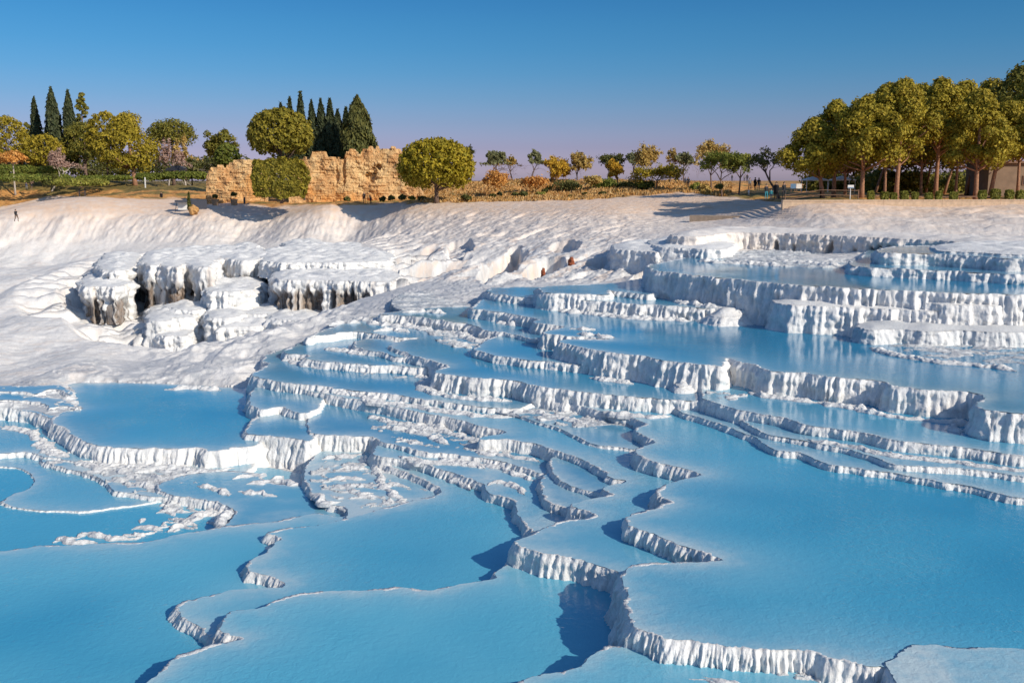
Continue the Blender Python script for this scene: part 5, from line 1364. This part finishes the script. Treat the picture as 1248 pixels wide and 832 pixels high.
tree('sapling', 'thin dark sapling standing in front of the dark shelter', 230, 149, 234, 4, 256, 'cypress', 'darkbush', 350, None, .25, tr=.04, base=258)
for px, lb in ((262, 'round stone pot holding the ball shrub near the dark shelter'), (285, 'round stone pot holding the ball shrub below the low ruin wall')):
    x, y, z = gz_at(px, 158); z = zpix(251, 158)
    bm = bmesh.new(); bmesh.ops.create_cone(bm, cap_ends=True, segments=16, radius1=.42, radius2=.58, depth=1.1)
    bmesh.ops.bevel(bm, geom=[e for e in bm.edges if len(e.link_faces) == 2 and e.calc_face_angle(0) > 1], offset=.06, segments=2)
    o = bm_obj('stone_pot', bm, M['pot'], None, False, (x, y, z + ZC + .5)); tag(o, lb, 'pot', 'stone pots')
for px, py, d, h, lb in [(298, 247, 156, .95, 'dark short bollard before the low ruin wall'), (371, 243, 152, .9, 'dark short bollard right of the clipped green block')]:
    x = xpix(px, py, d); z = zpix(py + 1, d)
    bm = bmesh.new(); add_tube(bm, [(0, 0, 0), (0, 0, h * .85), (0, 0, h)], [.16, .15, .08], 8); tag(bm_obj('bollard', bm, M['darkwood'], None, False, (x, d, z + ZC)), lb, 'bollard', 'bollards near the ruin')

def car():
    d = 226.; x, y, z = gz_at(217, d); z = zpix(210, d)
    t = thing('parked_car', 'dark car parked behind the hedge right of the drooping tree', 'car', (x, y, z + ZC))
    prof = [(-2.1, .35), (-2.15, .75), (-1.9, .95), (-1.2, 1.02), (-.6, 1.45), (.7, 1.48), (1.45, 1.02), (2.0, .95), (2.15, .7), (2.1, .35)]
    bm = bmesh.new(); A = [bm.verts.new((a, -.85 if b < 1.1 else -.7, b)) for a, b in prof]; B = [bm.verts.new((a, .85 if b < 1.1 else .7, b)) for a, b in prof]
    bm.faces.new(A); bm.faces.new(list(reversed(B)))
    for i in range(len(prof)):
        j = (i + 1) % len(prof); bm.faces.new((A[j], A[i], B[i], B[j]))
    bm_obj('body', bm, M['paint'], t)
    bm = bmesh.new(); f_ = [bm.verts.new(p) for p in ((-1.05, -.80, 1.05), (1.25, -.80, 1.05), (.62, -.725, 1.40), (-.55, -.725, 1.40))]; bm.faces.new(f_); bmesh.ops.solidify(bm, geom=bm.faces[:], thickness=.02); bm_obj('side_window', bm, M['glass'], t)
    for sx in (-1.3, 1.3):
        for sy in (-.8, .8):
            bm = bmesh.new(); bmesh.ops.create_cone(bm, cap_ends=True, segments=18, radius1=.33, radius2=.33, depth=.22, matrix=Matrix.Translation((sx, sy, .33)) @ Matrix.Rotation(math.pi / 2, 4, 'X')); bm_obj('wheel', bm, M['rubber'], t)
car()
# rusty pipe ends at the foot of the slope
for px, py, h_, w_, lb in [(662, 339, .75, .34, 'small rusty brown stub standing on the wet shelf, left of two'), (696, 327, .85, .55, 'larger rusty orange stub at the foot of the slope, right of two')]:
    d = 74. if px < 680 else 77.; x = xpix(px, py, d); z = zpix(py, d)
    bm = bmesh.new()
    k = 9
    add_tube(bm, [(0, 0, -.15), (.02, 0, h_ * .35), (-.02, 0, h_ * .75), (.03, 0, h_)], [w_ * .62, w_ * .5, w_ * .42, w_ * .22], k)
    for i in range(5): add_box(bm, (random.uniform(-.2, .2) * w_, random.uniform(-.5, -.2) * w_, h_ * (.15 + .15 * i)), (w_ * .5, w_ * .4, h_ * .13), i)
    bmesh.ops.subdivide_edges(bm, edges=bm.edges[:], cuts=1)
    for v in bm.verts: v.co += Vector(RNG.normal(size=3)) * .02
    tag(bm_obj('rusty_stub', bm, M['rust'], None, False, (x, d, z + ZC)), lb, 'stub', 'rusty stubs on the slope')

# ------------------------------------------------------------------ people
SKIN = simple('skin', (.42, .24, .16), .6, .08, 8)
HAIR = simple('hair', (.025, .018, .014), .7, .2, 20)
_cl = {}
def cloth(c):
    if c not in _cl: _cl[c] = simple('cloth_%s' % c, dict(black=(.018, .018, .022), navy=(.03, .04, .075), grey=(.16, .16, .17), teal=(.03, .22, .26), white=(.65, .63, .60), brown=(.14, .08, .05), red=(.30, .05, .04), blue=(.06, .12, .25), beige=(.42, .33, .24))[c], .85, .2, 12)
    return _cl[c]
def person(px, foot, h_px, label, top, legs, rz=0.0, pose='stand', d=None, coat=False, group='visitors on the terraces', real=1.70):
    d = d or F * real / h_px
    hgt = h_px * d / F
    x = xpix(px, foot, d); z = zpix(foot, d)
    t = thing('person', label, 'person', (x, d, z + ZC), rz, group)
    s = hgt / 1.75
    rs = np.random.RandomState(int(px * 7 + foot))
    st = .20 if pose == 'walk' else .03
    J = {'pel': (0, 0, .95), 'sp': (0, -.01, 1.15), 'ch': (0, -.02, 1.35), 'nk': (0, 0, 1.49), 'hd': (0, -.02, 1.60), 'tp': (0, -.01, 1.72),
         'hl': (.10, 0, .90), 'kl': (.11, -.06 - st, .50), 'al': (.11, -st * 1.0, .09), 'tl': (.12, -.15 - st, .03),
         'hr': (-.10, 0, .90), 'kr': (-.11, -.03 + st * .3, .50), 'ar': (-.11, st * 1.3, .09), 'tr': (-.12, -.15 + st * 1.2, .03),
         'sl': (.19, 0, 1.40), 'el': (.26, .04 + st * .5, 1.12), 'wl': (.27, -.06 + st * .3, .88), 'fl': (.27, -.09, .78),
         'sr': (-.19, 0, 1.40), 'er': (-.26, .04 - st * .4, 1.12), 'wr': (-.27, -.08 - st * .6, .88), 'fr': (-.27, -.11 - st * .6, .78)}
    if pose == 'bend': 
        for k in ('ch', 'nk', 'hd', 'tp', 'sl', 'sr', 'sp'):
            a = J[k]; dz = a[2] - .95; J[k] = (a[0], a[1] - dz * .55, .95 + dz * .84)
    R = dict(pel=.145, sp=.13, ch=.155, nk=.055, hd=.095, tp=.06, hl=.10, kl=.062, al=.045, tl=.04, hr=.10, kr=.062, ar=.045, tr=.04, sl=.062, el=.045, wl=.034, fl=.032, sr=.062, er=.045, wr=.034, fr=.032)
    names = list(J); id_ = {k: i for i, k in enumerate(names)}
    E = [('pel', 'sp'), ('sp', 'ch'), ('ch', 'nk'), ('nk', 'hd'), ('hd', 'tp'), ('pel', 'hl'), ('hl', 'kl'), ('kl', 'al'), ('al', 'tl'), ('pel', 'hr'), ('hr', 'kr'), ('kr', 'ar'), ('ar', 'tr'), ('ch', 'sl'), ('sl', 'el'), ('el', 'wl'), ('wl', 'fl'), ('ch', 'sr'), ('sr', 'er'), ('er', 'wr'), ('wr', 'fr')]
    def skin(verts, edges, rad, root, name, mats, pick, lev=2):
        me = bpy.data.meshes.new(name); me.from_pydata([Vector(v) * s for v in verts], edges, [])
        ob = bpy.data.objects.new(name, me); link(ob)
        ob.modifiers.new('skin', 'SKIN'); sv = me.skin_vertices[0].data
        for i, r in enumerate(rad): sv[i].radius = (r * s, r * s)
        sv[root].use_root = True
        sub = ob.modifiers.new('sub', 'SUBSURF'); sub.levels = lev; sub.render_levels = lev
        dg = bpy.context.evaluated_depsgraph_get(); m2 = bpy.data.meshes.new_from_object(ob.evaluated_get(dg))
        bpy.data.objects.remove(ob); m2.name = name
        m2.materials.clear()
        for m in mats: m2.materials.append(m)
        for p in m2.polygons: p.material_index = pick(p.center / s); p.use_smooth = True
        o = bpy.data.objects.new(name, m2); link(o); o.parent = t
        return o
    def pk(c):
        if c.z > 1.47 and pose != 'bend' or (pose == 'bend' and c.y < -.24): return 0
        if c.z < .12: return 3
        if c.z < .84 and abs(c.x) > .225: return 0
        return 2 if c.z < .93 and abs(c.x) < .22 else 1
    skin([J[k] for k in names], [(id_[a], id_[b]) for a, b in E], [R[k] for k in names], 0, 'body', [SKIN, cloth(top), cloth(legs), HAIR], pk)
    hd = Vector(J['hd']); 
    bm = bmesh.new(); bmesh.ops.create_icosphere(bm, subdivisions=2, radius=.112 * s, matrix=Matrix.Translation((hd + Vector((0, .022, .045))) * s))
    for v in bm.verts:
        if v.co.y < (hd.y - .05) * s and v.co.z < (hd.z + .06) * s: v.co.y = (hd.y - .05) * s
    bm_obj('hair', bm, HAIR, t, True)
    if coat:
        bm = bmesh.new()
        prof = [(.55, .24), (.8, .215), (1.0, .19), (1.2, .195), (1.38, .21), (1.46, .10)]
        rings = [[bm.verts.new((math.cos(k * math.pi / 7) * r * s, math.sin(k * math.pi / 7) * r * .72 * s, zz * s)) for k in range(14)] for zz, r in prof]
        for A_, B_ in zip(rings[:-1], rings[1:]):
            for k in range(14): bm.faces.new((A_[k], A_[(k + 1) % 14], B_[(k + 1) % 14], B_[k]))
        bmesh.ops.solidify(bm, geom=bm.faces[:], thickness=.015)
        bm_obj('coat', bm, cloth(top), t, True)
    return t
person(20, 270, 15, 'person alone on the white rim at the far left, in dark clothes', 'black', 'brown', 1.2, 'walk')
person(32.5, 231, 8.5, 'left one of two tiny walkers on the far left path', 'navy', 'grey', .8, 'walk', d=196)
person(39, 231.5, 8.5, 'right one of two tiny walkers on the far left path', 'black', 'brown', -.6, 'walk', d=196)
person(197, 246, 12, 'person in dark coat on the white rim left of the shelter', 'black', 'navy', 0, 'stand', coat=True)
person(444, 248, 14, 'taller person in black in front of the ruin', 'black', 'black', .4, 'stand', d=150)
person(452, 248, 11, 'shorter person in navy beside the one in black at the ruin', 'navy', 'black', -.5, 'bend', d=150)
person(617, 247.5, 5, 'tiny seated looking figure in blue on the white edge below the thin tree', 'navy', 'navy', 0, 'bend', d=142, real=.6)
person(823.5, 222, 8.5, 'lone dark figure on the ridge left of the pair near the stairs', 'black', 'black', 0, 'stand', d=152)
person(835, 226, 10, 'left one of the pair on the ridge above the stairs', 'navy', 'black', .5, 'stand', d=146)
person(838.5, 229, 13, 'right, nearer one of the pair on the ridge above the stairs', 'black', 'black', -.4, 'walk', d=135)
person(892, 221, 8, 'dark figure on the skyline between two small green trees', 'black', 'navy', 0, 'stand', d=150)
person(907, 221, 7, 'smaller skyline figure right of the yellow green tree', 'grey', 'black', .3, 'stand', d=160)
person(910.5, 222, 9.5, 'taller skyline figure right of the yellow green tree', 'black', 'black', -.3, 'stand', d=150)
person(913.5, 231, 14, 'person in grey behind the dark group at the top of the stairs', 'grey', 'brown', .2, 'walk', d=118)
person(920, 232, 15.5, 'left person of the black clad pair at the top of the stairs', 'black', 'black', .6, 'stand', d=114, coat=True)
person(924.5, 232, 15, 'right person of the black clad pair at the top of the stairs', 'black', 'grey', -.5, 'stand', d=114)
person(912.5, 238, 7.5, 'small child in white standing on the shaded stairs', 'white', 'white', .2, 'stand', d=106, real=.9)
person(933.5, 243.5, 19, 'person with teal trousers and black top at the kerb', 'black', 'teal', .3, 'stand', d=97)
person(939.5, 243.5, 13, 'child in teal between two grown ups at the kerb', 'teal', 'navy', -.2, 'stand', d=97, real=1.2)
person(945.5, 243, 21, 'person in long black coat left of the kerb end', 'black', 'black', -.5, 'stand', d=98, coat=True)
person(955, 243, 21, 'person in black beside the end of the kerb wall', 'black', 'black', .5, 'stand', d=97)
# ------------------------------------------------------------------ sky, sun, camera
SKY_STOPS = [(0.0064, (1.797, 1.445, 2.074)), (0.016, (1.369, 1.147, 1.82)), (0.0319, (0.984, 0.876, 1.448)), (0.0556, (0.703, 0.785, 1.222)), (0.079, (0.504, 0.753, 1.123)), (0.1022, (0.362, 0.729, 1.079)), (0.1249, (0.282, 0.703, 1.041)), (0.1473, (0.239, 0.676, 1.006)), (0.1693, (0.203, 0.628, 0.97)), (0.3, (.50, .90, 1.25)), (0.6, (.95, 1.12, 1.28))]
SUN_EL, SUN_AZ = math.radians(28), math.radians(131)   # azimuth clockwise from the view direction
w = bpy.data.worlds.new('World'); SC.world = w; w.use_nodes = True
nt = w.node_tree
sky = nt.nodes.new('ShaderNodeTexSky'); sky.sky_type = 'NISHITA'; sky.sun_disc = False
sky.sun_elevation = SUN_EL; sky.sun_rotation = SUN_AZ
sky.altitude = 300; sky.air_density = 1.0; sky.dust_density = 1.6; sky.ozone_density = 3.0
bg = nt.nodes['Background']; bg.inputs['Strength'].default_value = .085
# the evening-like grading of this clear autumn sky: deep blue above, mauve towards the horizon
tc = nt.nodes.new('ShaderNodeTexCoord'); sx = nt.nodes.new('ShaderNodeSeparateXYZ'); nt.links.new(tc.outputs['Generated'], sx.inputs[0])
rp = nt.nodes.new('ShaderNodeValToRGB'); nt.links.new(sx.outputs['Z'], rp.inputs[0])
STOPS = SKY_STOPS
e = rp.color_ramp.elements
while len(e) > 1: e.remove(e[-1])
for i, (p_, c_) in enumerate(STOPS):
    q_ = e[0] if i == 0 else e.new(p_)
    q_.position = p_; q_.color = c_ + (1,)
mxs = nt.nodes.new('ShaderNodeMix'); mxs.data_type = 'RGBA'; mxs.blend_type = 'MULTIPLY'; mxs.inputs[0].default_value = 1
nt.links.new(sky.outputs[0], mxs.inputs[6]); nt.links.new(rp.outputs[0], mxs.inputs[7])
nt.links.new(mxs.outputs[2], bg.inputs[0])
sl = bpy.data.lights.new('sun', 'SUN'); sl.energy = 4.1; sl.angle = math.radians(.53); sl.color = (1, .90, .76)
so_ = bpy.data.objects.new('sun', sl); link(so_)
dirv = Vector((math.sin(SUN_AZ) * math.cos(SUN_EL), math.cos(SUN_AZ) * math.cos(SUN_EL), math.sin(SUN_EL)))
so_.rotation_euler = (-dirv).to_track_quat('-Z', 'Y').to_euler()
so_.location = (60, -40, 90)
cd = bpy.data.cameras.new('camera'); cam = bpy.data.objects.new('camera', cd); link(cam)
cd.sensor_width = 36; cd.lens = F / 1248 * 36; cd.clip_end = 30000; cd.clip_start = .5
cam.location = (0, 0, ZC); cam.rotation_euler = (math.pi / 2 - PITCH, 0, 0)
SC.camera = cam
vs = SC.view_settings
vs.view_transform = 'Standard'; vs.look = 'None'; vs.exposure = .17; vs.gamma = 1.0; vs.use_curve_mapping = False
SC.cycles.max_bounces = 6; SC.cycles.diffuse_bounces = 3; SC.cycles.glossy_bounces = 3; SC.cycles.transmission_bounces = 3
